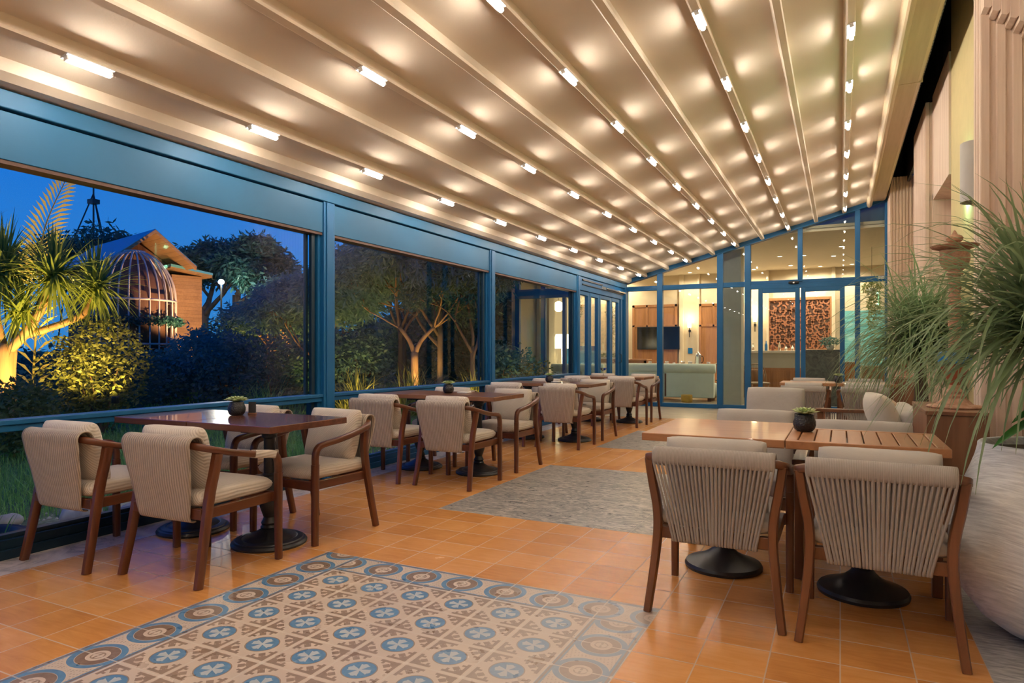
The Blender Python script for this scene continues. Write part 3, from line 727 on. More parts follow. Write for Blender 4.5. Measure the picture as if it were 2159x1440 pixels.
# ================================================================== TABLES
def make_table(kind, w=.688, d=.65):
    t = thing('cafe_table', '', 'table')
    tm = {'dark': 'top_dark', 'mid': 'top_mid', 'light': 'top_light', 'slat': 'top_slat'}[kind]
    if kind == 'slat':
        q = MB().box(-w / 2, w / 2, -d / 2, -d / 2 + .045, .735, .775).box(-w / 2, w / 2, d / 2 - .045, d / 2, .735, .775).box(-w / 2, -w / 2 + .05, -d / 2 + .045, d / 2 - .045, .735, .775).box(w / 2 - .05, w / 2, -d / 2 + .045, d / 2 - .045, .735, .775)
        q.build('table_frame', M['top_slat'], t, bevel=.004)
        q = MB(); n = 8; g = .006; a0 = -w / 2 + .05 + g; tot = w - .10 - g; ww = tot / n - g
        for k in range(n): q.box(a0 + k * (ww + g), a0 + k * (ww + g) + ww, -d / 2 + .047, d / 2 - .047, .745, .774)
        q.build('slats', M['top_slat'], t, bevel=.003)
    else:
        MB().box(-w / 2, w / 2, -d / 2, d / 2, .735, .775).build('tabletop', M[tm], t, bevel=.004)
    if kind in ('dark', 'mid'):
        MB().lathe([(.225, 0), (.228, .012), (.218, .026), (.205, .030), (.20, .036), (.17, .042), (.162, .040), (.15, .048), (.11, .060), (.075, .078), (.05, .094)], n=48).build('base', M['cast'], t, auto=24)
        MB().lathe([(.048, .092), (.054, .104), (.044, .118), (.050, .132), (.040, .148), (.034, .165), (.045, .195), (.058, .235), (.064, .275), (.058, .33), (.044, .385), (.036, .42), (.042, .43), (.034, .442), (.034, .655), (.046, .665), (.046, .68), (.055, .69), (.055, .705), (.04, .715)], n=28).build('column', M['cast'], t, auto=30)
    else:
        MB().lathe([(.205, 0), (.208, .015), (.200, .030), (.188, .034), (.13, .056), (.085, .080), (.058, .105), (.046, .125)], n=48).build('base', M['cast'], t, auto=24)
        MB().lathe([(.046, .122), (.050, .130), (.044, .142), (.050, .15), (.034, .165), (.030, .20), (.030, .66), (.06, .68), (.075, .70), (.075, .715)], n=28).build('column', M['cast'], t, auto=30)
    MB().box(-.20, .20, -.03, .03, .712, .735).box(-.03, .03, -.20, .20, .710, .7348).build('top_bracket', M['cast'], [c_ for c_ in t.children if c_.name.startswith('column')][0], bevel=.003)
    return t
dk = make_table('dark'); G = 'square tables along the window wall'
dk.location = (-3.21, 3.06, 0); tag(dk, 'dark reddish wooden table of the nearest window pair, half beside the patterned tiles', 'table', G)
dup(dk, (-3.905, 3.06, 0), 0, 'dark reddish wooden table of the nearest window pair, half against the glass')
for i, y_ in enumerate(tb):
    src = make_table('mid') if i == 0 else src
    for j, x_ in enumerate((-3.21, -3.90)):
        lab = 'brown wooden table top half of the %s, %s' % (nm[i], ('aisle side', 'glass side')[j])
        if i == 0 and j == 0: src.location = (x_, y_, 0); tag(src, lab, 'table', G)
        else: dup(src, (x_, y_, 0), 0, lab)
t = make_table('light', .695, .85); t.location = (-.585, 3.845, 0); tag(t, 'solid light brown wooden table with smooth top, left of the slatted one', 'table')
t = make_table('slat', .67, .62); t.location = (.10, 3.73, 0); tag(t, 'slatted wooden table beside the tall cabinet at right', 'table')
for x_, l in ((-.40, 'left'), (.31, 'right')):
    q = make_table('light', .70, .62); q.location = (x_, 10.12, 0); tag(q, 'light wooden table before the sliding doors, %s half of the rear pair' % l, 'table')

# ---- table decorations
def rosette(mb, c, r, n=26, seed=1):
    rnd = random.Random(seed)
    for k in range(n):
        f = k / n; a = k * 2.399; el = R(78 - 62 * f); L = r * (.45 + .6 * f); w_ = r * .24
        d = Vector((math.cos(a) * math.cos(el), math.sin(a) * math.cos(el), math.sin(el))); s_ = Vector((-math.sin(a), math.cos(a), 0))
        up = d.cross(s_) * -1
        b = Vector(c) + d * r * .08
        pts = [b, b + d * L * .55 + s_ * w_ , b + d * L + up * r * .12, b + d * L * .55 - s_ * w_, b + d * L * .55 - up * r * .10]
        mb.add(pts, [(0, 1, 4), (1, 2, 4), (2, 3, 4), (3, 0, 4), (0, 3, 2, 1)])
def make_pot():
    t = thing('succulent_pot', '', 'potted succulent')
    q = MB(); n = 40; prof = [(.030, 0), (.040, .002), (.050, .014), (.056, .032), (.056, .05), (.050, .068), (.045, .078), (.046, .088), (.042, .089), (.041, .080)]
    q.lathe(prof, n=n); q.build('pot', M['hammered'], t, smooth=True)
    MB().lathe([(.0, .078), (.041, .079)], n=20, cap=False).build('soil', M['soil'], t.children[0])
    q = MB(); rosette(q, (0, 0, .086), .075, 34, 3); rosette(q, (.035, .015, .092), .050, 22, 5); rosette(q, (-.03, -.02, .092), .048, 22, 6)
    q.build('succulent', M['succulent'], t)
    return t
m = Mat('hammered_black_ceramic', (.018, .017, .018), .38); x, y, z = m.coords()
q = m.n('ShaderNodeTexVoronoi'); q.inputs['Scale'].default_value = 95; m.l(m.tc, q.inputs['Vector']); m.bump(V(m.nt, q.outputs['Distance']), .8, .004); M['hammered'] = m.m
p0 = make_pot(); G = 'black succulent pots on the tables'
ZT = .776
p0.location = (-3.60, 3.15, ZT); tag(p0, 'black hammered pot of succulents on the nearest window table', 'potted succulent', G)
for loc, lab in [((-3.58, 5.78, ZT), 'black succulent pot on the second window table'), ((-3.60, 8.45, ZT), 'black succulent pot on the third window table'),
                 ((-.17, 3.86, ZT), 'black hammered pot of pale succulents where the solid and slatted tables meet'), ((-.02, 10.05, ZT), 'black succulent pot on the rear table before the glass doors')]:
    dup(p0, loc, 1.0, lab)
def card(loc, rz, lab):
    t = thing('menu_holder', lab, 'menu card', loc, rz)
    MB().box(-.025, .025, -.004, .004, 0, .085).build('card', M['cardblack'], t)
    MB().box(-.027, .027, -.012, .012, 0, .012).build('stand', M['top_mid'], t, bevel=.002)
M['cardblack'] = plain('black_card', (.03, .03, .035), .5)
card((-3.545, 3.23, ZT), R(20), 'small black card in a wooden stand behind the succulent on the nearest window table')
card((-.20, 3.96, ZT), R(10), 'small black card standing behind the succulent pot on the right-hand table')
t = thing('cocktail_glass', 'clear stemmed dish glass on the farthest window table', 'glass', (-3.66, 10.95, ZT))
MB().lathe([(.035, 0), (.034, .003), (.005, .008), (.004, .085), (.02, .095), (.055, .12), (.062, .14), (.058, .14), (.018, .10), (.0, .098)], n=24, cap=False).build('bowl', M['crystal'], t, smooth=True)
t = thing('tray', 'folded menu and small tray lying by the pot on the third window table', 'tray', (-3.48, 8.38, ZT))
MB().box(-.07, .07, -.05, .05, 0, .006).build('tray_plate', M['cardblack'], t, bevel=.002)
MB().box(-.05, .05, -.035, .035, .006, .012).build('menu', M['white'], t)
tag(MB().box(-.06, .06, -.045, .045, 0, .012).build('folded_napkin', M['white'], loc=(-3.44, 5.86, ZT), bevel=.003), 'folded pale napkin beside the pot on the second window table', 'napkin')

# ================================================================== LOUNGE SEATS (right, middle distance)
from mathutils import Euler
def arm_chair(loc, rz, label, bw=.50, top=.80, arms=True, seat=.42):
    t = thing('lounge_chair', label, 'armchair', loc, rz)
    for s_ in (-1, 1):
        MB().sweep([(s_ * .31, .29, 0), (s_ * .31, .29, .60)], .045, .045, up=(0, 1, 0), sq=True).build('leg', M['wood_mid'], t, bevel=.004)
        MB().sweep([(s_ * .31, -.33, 0), (s_ * .31, -.30, .62)], .045, .045, up=(0, 1, 0), sq=True).build('leg', M['wood_mid'], t, bevel=.004)
        MB().box(s_ * .31 - .035, s_ * .31 + .035, -.34, .32, .60, .63).build('armrest', M['wood_mid'], t, bevel=.006)
    MB().box(-.31, .31, .26, .30, .26, .33).box(-.31, .31, -.32, -.28, .26, .33).box(-.33, -.29, -.3, .3, .26, .33).box(.29, .33, -.3, .3, .26, .33).box(-.31, .31, -.34, -.30, .55, .62).build('frame', M['wood_mid'], t, bevel=.004)
    MB().pillow((0, .02, .39), .56, .60, .13, p=9, k=.34).build('seat_cushion', M['grey_cushion'], t, smooth=True, weld=True)
    MB().pillow((0, -.24, (top + .42) / 2), bw, top - .42, .17, rot=Euler((R(90 + 10), 0, 0)), p=7, k=.36).build('back_cushion', M['grey_cushion'], t, smooth=True, weld=True)
    return t
arm_chair((-.52, 4.52, 0), R(180), 'grey cushioned armchair across the solid brown table, facing the camera', .50, .81)
arm_chair((.115, 4.12, 0), R(180), 'grey cushioned armchair across the slatted table, facing the camera', .52, .80)
arm_chair((-.50, 5.75, 0), R(178), 'grey cushioned armchair standing alone behind, with the tallest square back', .46, .90)
# love seat facing left (-X)
t = thing('lounge_sofa', 'wooden framed sofa with strap sides and cream pillow, in front of the rear table', 'sofa', (.17, 6.02, 0))
for x_ in (-.33, .33):
    for y_ in (-.56, .56): MB().box(x_ - .025, x_ + .025, y_ - .025, y_ + .025, 0, .66).build('leg', M['wood_mid'], t, bevel=.004)
for y_ in (-.56, .56):
    MB().box(-.37, .40, y_ - .04, y_ + .04, .66, .69).build('armrest', M['wood_mid'], t, bevel=.006)
    q = MB()
    for k in range(34):
        x_ = -.29 + k * .0175; q.box(x_, x_ + .010, y_ - .012, y_ + .012, .30, .665)
    q.build('strap_side', M['strap'], t)
MB().box(-.36, .36, -.58, -.54, .26, .32).box(-.36, .36, .54, .58, .26, .32).box(-.36, -.32, -.56, .56, .26, .32).box(.32, .36, -.56, .56, .26, .32).box(.33, .37, -.56, .56, .60, .66).build('frame', M['wood_mid'], t, bevel=.004)
for y_ in (-.265, .265): MB().pillow((0, y_, .385), .62, .52, .13, p=9, k=.34).build('seat_cushion', M['grey_cushion'], t, smooth=True, weld=True)
MB().pillow((.31, 0, .60), .36, 1.02, .14, rot=Euler((0, R(80), 0)), p=7, k=.36).build('back_cushion', M['grey_cushion'], t, smooth=True, weld=True)
tag(MB().pillow((0, 0, 0), .40, .40, .19, rot=Euler((0, R(68), R(12))), p=3, k=.6).build('throw_pillow', M['cream_cushion'], smooth=True, weld=True, loc=(.29, 5.72, .70)), 'cream throw pillow leaning in the corner of the wooden sofa', 'pillow')
tag(MB().pillow((0, 0, 0), .34, .34, .15, rot=Euler((0, R(60), R(-8))), p=3, k=.6).build('throw_pillow', cloth('tan_pillow_fabric', (.52, .36, .25)), smooth=True, weld=True, loc=(.40, 6.30, .66)), 'tan throw pillow half hidden at the far end of the wooden sofa', 'pillow')

# ================================================================== CABINETS, LAMPS, POTS (right)
def cabinet(loc, w, d, h, label):
    t = thing('wooden_cabinet', label, 'cabinet', loc)
    MB().box(0, w, 0, d, 0.0, h - .025).build('body', M['cab_wood'], t, bevel=.003)
    MB().box(-.006, w + .006, -.006, d + .006, h - .025, h).build('cabinet_top', M['cab_wood'], t, bevel=.004)
    return t
cabinet((.455, 4.57, 0), .305, .83, .852, 'tall narrow wooden cabinet between the slatted table and the grey pot')
cabinet((.62, 9.85, 0), .32, .7, .85, 'wooden cabinet farther back by the stone wall, under the second lamp')
m = Mat('carved_terracotta', (.36, .18, .10), .75); x, y, z = m.coords(); n = m.noise(18, m.tc, 5, .7)
m.base(m.ramp(n, [(.3, (.22, .11, .06)), (.55, (.42, .235, .14)), (.75, (.55, .40, .29))])); m.bump(n, .6, .01); M['carved'] = m.m
def carved_lamp(loc, label):
    t = thing('carved_standing_lamp', label, 'lamp', loc)
    MB().lathe([(.145, 0), (.15, .010), (.135, .020), (.10, .024), (.078, .045), (.062, .062), (.062, .078), (.046, .088), (.048, .102), (.034, .118), (.028, .145)], n=36).build('base', M['carved'], t, auto=28)
    q = MB(); n = 36
    q.lathe([(.028, .14), (.036, .165), (.055, .205), (.072, .24), (.078, .272), (.074, .278)], n=n); q.build('lower_bowl', M['carvedred'], t, auto=28)
    MB().lathe([(.082, .27), (.088, .275), (.092, .340), (.086, .346), (.05, .348)], n=24).build('blue_band', M['brightblue'], t, auto=28)
    q = MB().lathe([(.04, .35), (.035, .37), (.032, .40)], n=24)
    pts = [(.031 * 1, 0)]
    rr = []
    for k in range(60):
        z_ = .40 + .42 * k / 59; rr.append([((.030 + .006 * math.sin(3 * a + z_ * 70)) * math.cos(a), (.030 + .006 * math.sin(3 * a + z_ * 70)) * math.sin(a), z_) for a in [2 * math.pi * j / 24 for j in range(25)]])
    q.grid(rr); q.build('twisted_stem', M['carved'], t, smooth=True)
    q = MB(); rr = []
    prof = [(.03, .815), (.045, .82), (.045, .83), (.032, .838), (.05, .85), (.068, .875), (.078, .91), (.078, .94), (.074, .944), (.078, .95), (.08, .97), (.06, .972)]
    for r_, z_ in prof: rr.append([((r_ * (1 + (.05 * abs(math.sin(5 * a)) if .85 < z_ < .945 else 0))) * math.cos(a), (r_ * (1 + (.05 * abs(math.sin(5 * a)) if .85 < z_ < .945 else 0))) * math.sin(a), z_) for a in [2 * math.pi * j / 60 for j in range(61)]])
    q.grid(rr); q.build('carved_cup', M['carved'], t, smooth=True)
    MB().lathe([(.06, .968), (.12, .985), (.130, .997), (.12, 1.0), (.05, .99), (.03, 1.0)], n=36).build('dish', M['carved'], t, auto=28)
    MB().lathe([(.028, .995), (.022, 1.012), (.04, 1.025), (.046, 1.042), (.038, 1.056), (.018, 1.064), (.014, 1.07), (.01, 1.08), (.003, 1.092)], n=24).build('finial', M['carved'], t, auto=28)
    return t
M['carvedred'] = plain('red_glazed_terracotta', (.30, .08, .035), .5)
M['brightblue'] = plain('bright_blue_glaze', (.01, .16, .42), .35)
carved_lamp((.63, 4.86, .852), 'tall carved terracotta lamp stand with flat dish, on the nearer cabinet')
carved_lamp((.76, 10.15, .85), 'carved terracotta lamp stand farther back, its finial rising behind the plant')

# green glowing sconce on the near stone pier
t = thing('wall_sconce', 'grey half-round wall sconce with green glow, high on the yellow wall', 'sconce', (1.02, 6.80, 2.72))
g = [(-.10 * math.sin(math.pi * k / 12), .12 * math.cos(math.pi * k / 12)) for k in range(13)]
g2 = [(-.09 * math.sin(math.pi * k / 12), .108 * math.cos(math.pi * k / 12)) for k in range(13)]
MB().prism(g + g2[::-1], -.25, .25, 'z').build('shell', plain('sconce_aluminium', (.42, .40, .38), .45), t, auto=30)
MB().tube([(-.025, .15, -.20), (-.025, .15, .20)], .014, n=10).build('added_green_tube', Mat('added_tube_glow', (1, 1, 1), .4, emit=(.30, 1, .55), es=8).m, t, smooth=True)  # tube added outside the shell, hidden behind it, to tint the plaster green
light('added_sconce_glow', (-.06, .30, .16), 1.7, (.35, 1, .6), .03, t); light('added_sconce_glow', (-.06, .30, -.16), 2.0, (.35, 1, .6), .03, t)  # point lights added beyond the shell to spread the green glow

# large grey pot with arching plant
def strap_leaves(mb, c, n, Lmin, Lmax, w, seed, grav=.55, el0=15, el1=85, spread=.05, seg=8, az=None, xmax=None):
    rnd = random.Random(seed)
    for k in range(n):
        a = rnd.uniform(*(az or (0, 2 * math.pi))); el = R(rnd.uniform(el0, el1)); L = rnd.uniform(Lmin, Lmax)
        d = Vector((math.cos(a) * math.cos(el), math.sin(a) * math.cos(el), math.sin(el)))
        p = Vector(c) + Vector((rnd.gauss(0, spread), rnd.gauss(0, spread), rnd.gauss(0, spread)))
        st = L / seg; vs_ = []; gk = grav * rnd.uniform(.7, 1.4); cur = rnd.gauss(0, .1)
        for i in range(seg + 1):
            t_ = i / seg; s_ = d.cross(Vector((0, 0, 1)))
            s_ = s_.normalized() if s_.length > .05 else Vector((1, 0, 0))
            ww = w * (1 - t_ ** 2.2) * (.65 + .35 * min(1, t_ * 5)) * .5 + .0006
            nrm = s_.cross(d).normalized()
            vs_ += [p - s_ * ww + nrm * ww * .35, p.copy(), p + s_ * ww + nrm * ww * .35]
            p = p + d * st
            if xmax and p.x > xmax: d.x = -abs(d.x) * .4; p.x = xmax
            d = (d + Vector((cur * d.y, -cur * d.x, -gk)) * st * (1.1 + 1.6 * t_)).normalized()
        mb.add(vs_, [(3 * i + j, 3 * i + j + 1, 3 * i + j + 4, 3 * i + j + 3) for i in range(seg) for j in (0, 1)])
    return mb
t = thing('planter_pot', 'big grey textured pot with an arching grassy palm, at the right edge', 'potted plant', (.81, 3.47, .012))
MB().lathe([(.12, 0), (.19, .015), (.27, .07), (.335, .16), (.372, .27), (.385, .38), (.375, .48), (.345, .58), (.31, .67), (.285, .74), (.276, .78), (.275, .795), (.268, .802), (.255, .798), (.25, .78), (.25, .76)], n=64).build('pot', M['potgrey'], t, smooth=True)
MB().lathe([(.0, .772), (.252, .768)], n=30, cap=False).build('soil', M['soil'], t)
MB().tube([(0, 0, .75), (-.02, .02, .95), (-.02, .05, 1.15), (-.0, .04, 1.32)], .045, .028, n=12, smooth=3).build('trunk', M['bark'], t, smooth=True)
q = MB(); strap_leaves(q, (0, .03, 1.27), 640, .45, .92, .020, 11, 1.35, -15, 80, .06, xmax=.35)
strap_leaves(q, (0, .03, 1.33), 70, .45, .62, .016, 12, .35, 40, 85, .03, xmax=.35); q.build('leaves', M['strapleaf'], t, smooth=True)
def broad(mb, base, tip, w, seg=8):
    a, b = Vector(base), Vector(tip); d = b - a; s_ = d.cross(Vector((0, 0, 1))).normalized()
    vs_ = []
    for i in range(seg + 1):
        t_ = i / seg; p = a + d * t_ + Vector((0, 0, 1)) * (.10 * math.sin(math.pi * t_) * d.length); ww = w * math.sin(math.pi * min(1, t_ * .98 + .02)) ** .8 / 2
        vs_ += [p - s_ * ww + Vector((0, 0, ww * .35)), p, p + s_ * ww + Vector((0, 0, ww * .35))]
    mb.add(vs_, [(3 * i + j, 3 * i + j + 1, 3 * i + j + 4, 3 * i + j + 3) for i in range(seg) for j in (0, 1)])
q = MB(); broad(q, (-.0, -.13, .93), (-.27, -.26, .80), .075); broad(q, (.0, -.12, .96), (-.20, -.22, .90), .07); broad(q, (.02, -.1, .95), (.1, -.3, .98), .07)
q.tube([(.05, -.02, .78), (.03, -.08, .90), (0, -.125, .945)], .006, n=6).build('broad_leaves', M['broadleaf'], t, smooth=True)
t = thing('planter_pot', 'second arching grassy palm farther back, before the blue door frame', 'potted plant', (.70, 7.5, 0))
MB().lathe([(.14, 0), (.17, .02), (.20, .3), (.22, .6), (.235, .66), (.22, .66), (.2, .62)], n=40).build('pot', M['creamwall'], t, smooth=True)
MB().tube([(0, 0, .6), (.0, .0, .9), (-.02, -.02, 1.30)], .07, .04, n=12, smooth=2).build('trunk', M['bark'], t, smooth=True)
q = MB(); strap_leaves(q, (0, 0, 1.28), 760, .55, 1.12, .019, 21, 1.25, -15, 80, .07, xmax=.32)
strap_leaves(q, (0, 0, 1.33), 80, .35, .55, .018, 22, .3, 45, 88, .04, xmax=.32); q.build('leaves', M['strapleaf'], t, smooth=True)

# ================================================================== RESTAURANT FURNITURE (behind the glass)
def wpanel(x0, x1, z0, z1, y_, lab, rows_=1):
    t = thing('wood_wall_panel', lab, 'wall panel', ((x0 + x1) / 2, y_, 0)); h_ = (x1 - x0) / 2
    MB().box(-h_, h_, 0, .04, z0, z1).build('board', M['room_wood'], t)
    q = MB().box(-h_, -h_ + .08, -.02, 0, z0, z1).box(h_ - .08, h_, -.02, 0, z0, z1).box(-h_, h_, -.02, 0, z1 - .08, z1).box(-h_, h_, -.02, 0, z1 - .72, z1 - .66)
    for k in range(1, 3): q.box(-h_ + 2 * h_ * k / 3 - .03, -h_ + 2 * h_ * k / 3 + .03, -.02, 0, z1 - .72, z1)
    q.build('moulding', M['room_wood'], t, bevel=.004)
wpanel(-6.15, -4.68, .0, 2.72, 21.42, 'wide wooden wall panel behind the television')
wpanel(-4.0, -2.65, .0, 2.70, 21.42, 'wooden wall panel with cabinet doors right of the television')
t = thing('television', 'black flat television on the wooden wall panel', 'television', (-5.28, 21.33, 1.63))
MB().box(-.69, .69, 0, .05, -.37, .37).build('casing', M['dark'], t, bevel=.008)
MB().box(-.67, .67, -.003, 0, -.35, .35).build('screen', Mat('television_screen', (.006, .006, .007), .12).m, t.children[0])
def sconce(loc, lab):
    t = thing('wall_lamp', lab, 'lamp', loc)
    MB().box(-.03, .03, -.10, 0, -.14, -.06).tube([(0, -.1, -.3), (0, -.1, .0)], .012).build('bracket', M['dark'], t)
    MB().lathe([(.05, 0), (.06, .02), (.055, .2), (.045, .21)], (0, -.1, 0), n=16).build('lamp_shade', M['shade'], t, smooth=True)
    light('wall_lamp_light', (0, -.22, .3), 8, (1, .72, .42), .06, t)
sconce((-4.28, 21.45, 1.95), 'lit wall lamp between television and wood panel'); sconce((-6.6, 21.45, 2.55), 'lit wall lamp in the corner by the hanging plant'); sconce((-2.32, 21.45, 2.1), 'lit wall lamp right of the column')
for x_, z_, l in ((-6.38, 1.2, 'left of the television'), (-4.28, 1.22, 'right of the television')):
    tag(MB().box(-.07, .07, -.015, 0, -.09, .09).build('wall_sign', M['brightblue'], bevel=.003, loc=(x_, 21.48, z_)), 'small blue square wall plate ' + l, 'sign')
t = thing('banquette_sofa', 'long mint green sofa with rolled back, behind the glass wall', 'sofa', (-3.85, 16.3, 0))
MB().box(-1.08, 1.15, 0, .16, .08, .78).build('back', M['mint'], t, bevel=.02)
MB().tube([(-1.12, .03, .79), (1.18, .03, .79)], .115, n=20).build('roll', M['mint'], t, smooth=True)
MB().box(-1.05, 1.12, .16, .7, .08, .42).build('seat', M['mint'], t, bevel=.03)
MB().box(-1.0, -.92, .04, .6, 0, .08).box(1.0, 1.08, .04, .6, 0, .08).build('foot', M['wood_dark'], t)
MB().box(-.02, .02, -.012, 0, .1, .66).build('back_strap', M['wood_mid'], t)
t = thing('banquette_sofa', 'pale mint sofa left of the room, seen through the folding doors', 'sofa', (-6.0, 15.6, 0))
MB().box(-.55, .75, 0, .14, .06, .78).build('back', M['mint'], t, bevel=.02); MB().tube([(-.58, .03, .79), (.78, .03, .79)], .10, n=20).build('roll', M['mint'], t, smooth=True); MB().box(-.5, .7, .14, .6, .06, .42).build('seat', M['mint'], t, bevel=.03)
def long_table(loc, w, d, h, lab):
    t = thing('serving_table', lab, 'table', loc)
    MB().box(-w / 2, w / 2, -d / 2, d / 2, h - .04, h).build('tabletop', M['top_light'], t, bevel=.004)
    for a in (-1, 1):
        for b in (-1, 1): MB().box(a * (w / 2 - .06) - .03, a * (w / 2 - .06) + .03, b * (d / 2 - .06) - .03, b * (d / 2 - .06) + .03, 0, h - .04).build('leg', M['room_wood'], t)
    MB().box(-w / 2 + .03, w / 2 - .03, -d / 2 + .03, d / 2 - .03, h - .14, h - .04).build('apron', M['room_wood'], t)
long_table((-3.6, 17.8, 0), 2.2, .8, .84, 'wooden serving table with cups and pots behind the mint sofa')
long_table((-5.75, 18.8, 0), 1.7, .6, .98, 'narrow wooden console under the television')
rnd = random.Random(5)
G = 'cups and jars on the serving table'
for k in range(9):
    x_ = -4.6 + .22 * k; s_ = rnd.uniform(.7, 1.2)
    tag(MB().lathe([(.03 * s_, 0), (.045 * s_, .01), (.05 * s_, .07 * s_), (.045 * s_, .09 * s_), (.04 * s_, .085 * s_)], n=16).build('cup', M['white'] if k % 2 else M['steel'], smooth=True, loc=(x_, 17.5 + rnd.uniform(0, .3), .84)), ('white cup' if k % 2 else 'shiny metal cup') + ' on the serving table behind the sofa, %s from the left' % ON[k], 'cup', G)
t = thing('coffee_urn', 'tall metal coffee pot on the serving table behind the sofa', 'coffee pot', (-3.30, 17.55, .84))
MB().lathe([(.08, 0), (.085, .02), (.075, .22), (.085, .26), (.06, .30), (.02, .33), (.02, .36), (.0, .37)], n=20, cap=False).build('body', M['steel'], t, smooth=True); MB().tube([(.07, 0, .24), (.13, 0, .22), (.13, 0, .1), (.08, 0, .06)], .01, n=6, smooth=3).build('handle', M['dark'], t, smooth=True)
def leaf_cloud(mb, blobs, n, size, seed, asp=.4, droop=0.0, shell=.55):
    rnd = random.Random(seed)
    tot = sum(b[3] * b[4] * b[5] for b in blobs)
    for b in blobs:
        k = int(n * b[3] * b[4] * b[5] / tot) + 1
        for _ in range(k):
            v_ = Vector((rnd.gauss(0, 1), rnd.gauss(0, 1), rnd.gauss(0, 1))).normalized() * (shell + (1 - shell) * rnd.random()) ** .6
            v_ *= 1 + .18 * math.sin(v_.x * 7 + b[0]) * math.sin(v_.y * 6 + v_.z * 8)
            p = Vector((b[0] + v_.x * b[3], b[1] + v_.y * b[4], b[2] + v_.z * b[5]))
            d = Vector((rnd.gauss(0, 1), rnd.gauss(0, 1), rnd.gauss(0, .6) - droop)).normalized(); s_ = d.cross(Vector((rnd.gauss(0, 1), rnd.gauss(0, 1), rnd.gauss(0, 1)))).normalized()
            L = size * rnd.uniform(.6, 1.3); w_ = L * asp / 2
            mb.add([p, p + d * L * .45 + s_ * w_, p + d * L, p + d * L * .45 - s_ * w_], [(0, 1, 2, 3)])
    return mb
def hanging(loc, lab, s_=1, bl=None):
    t = thing('hanging_plant', lab, 'hanging plant', loc)
    MB().lathe([(.05, 0), (.11, .02), (.12, .12), (.10, .13)], n=16).build('pot', M['white'], t, smooth=True)
    MB().tube([(0, 0, .12), (0, 0, 3.64 - loc[2])], .004, n=4).build('cord', M['dark'], t)
    q = MB(); leaf_cloud(q, [(0, 0, .16, .26 * s_, .26 * s_, .20 * s_), (.05, 0, -.2, .2 * s_, .2 * s_, .35 * s_), (0, .05, -.6, .1, .1, .3 * s_)], 900, .07, 3, .45, .8); q.build('foliage', M['bushleaf'], t)
hanging((-6.2, 19.6, 2.25), 'trailing green plant hanging left of the television'); hanging((-6.45, 16.9, 2.65), 'hanging plant above the tall lit lamp shade, seen through the third window', .9)
hanging((.66, 17.6, 2.55), 'dark hanging plant at the far right behind the sliding doors', .8)
t = thing('floor_lamp', 'tall lamp with large lit cream shade, seen through the third window', 'lamp', (-6.66, 16.5, 0))
MB().lathe([(.16, 0), (.16, .02), (.03, .05), (.02, 1.3)], n=20).build('stand', M['steel'], t, smooth=True); MB().lathe([(.30, 1.28), (.17, 1.66)], n=30, cap=False).build('lamp_shade', M['shade'], t, smooth=True)
light('floor_lamp_light', (0, 0, 1.42), 12, (1, .75, .45), .1, t)
t = thing('pendant_lamp', 'round lit pendant lamp hanging above the hanging plant, third window', 'lamp', (-6.68, 16.3, 2.25))
MB().lathe([(.05, 0), (.12, .06), (.13, .16), (.09, .25), (.03, .28)], n=20).build('globe', M['shade'], t, smooth=True); MB().tube([(0, 0, .27), (0, 0, 1.40)], .004, n=4).build('cord', M['dark'], t)
tag(MB().box(-.45, .45, -.02, .02, .5, 1.35).build('blue_screen', M['brightblue'], loc=(-6.45, 17.4, 0), bevel=.005), 'bright blue panel behind the tall lit lamp', 'panel')
# bar
t = thing('bar_counter', 'white marble topped bar counter with wooden front panels', 'bar counter', (-1.75, 18.2, 0))
MB().box(-1.1, 1.0, -.05, .7, 1.15, 1.22).build('worktop', M['marblewhite'] if 'marblewhite' in M else plain('white_marble', (.62, .60, .53), .25), t, bevel=.01)
MB().box(-1.05, .95, 0, .6, .78, 1.15).build('upper_front', M['stonegrey'], t); q = MB().box(-1.05, .95, .0, .6, 0, .78)
for k in range(5): q.box(-1.0 + .40 * k, -.66 + .40 * k, -.02, 0, .06, .72)
q.build('wooden_front', M['room_wood'], t, bevel=.004)
t = thing('stone_podium', 'dark veined stone podium behind the sliding doors', 'podium', (-.37, 16.25, 0))
m = Mat('dark_veined_stone', (.13, .15, .14), .3); x, y, z = m.coords(); n = m.noise(4, m.tc, 6, .7, 2); m.base(m.ramp(n, [(.35, (.05, .06, .06)), (.6, (.16, .18, .165)), (.75, (.3, .32, .29))]))
MB().box(-.36, .36, 0, .55, 0, 1.19).build('body', m.m, t, bevel=.006); MB().box(-.39, .39, -.03, .58, 1.19, 1.24).build('slab', m.m, t, bevel=.006)
# terracotta lattice artwork
t = thing('lattice_artwork', 'framed brown terracotta lattice of rings and scrolls above the bar', 'artwork', (-1.09, 21.42, 2.0))
MB().box(-.90, -.82, -.06, .03, -.80, .80).box(.82, .90, -.06, .03, -.80, .80).box(-.82, .82, -.06, .03, .72, .80).box(-.82, .82, -.06, .03, -.80, -.72).build('frame', M['room_wood'], t, bevel=.005)
MB().box(-.82, .82, .0, .03, -.72, .72).build('backing', plain('dark_backing', (.10, .05, .035), .8), t)
q = MB(); rnd = random.Random(9)
for i in range(11):
    for j in range(10):
        cx_ = -.74 + i * .148 + rnd.uniform(-.02, .02); cz_ = -.65 + j * .144 + rnd.uniform(-.02, .02); r_ = rnd.uniform(.045, .085); a1 = rnd.uniform(3.4, 6.28); a0 = rnd.uniform(0, 6)
        q.sweep([(cx_ + r_ * math.cos(a0 + a1 * k / 10), -.02, cz_ + r_ * math.sin(a0 + a1 * k / 10)) for k in range(11)], .05, .024, up=(0, 1, 0), n=4)
q.build('lattice', plain('terracotta', (.34, .13, .06), .75), t)
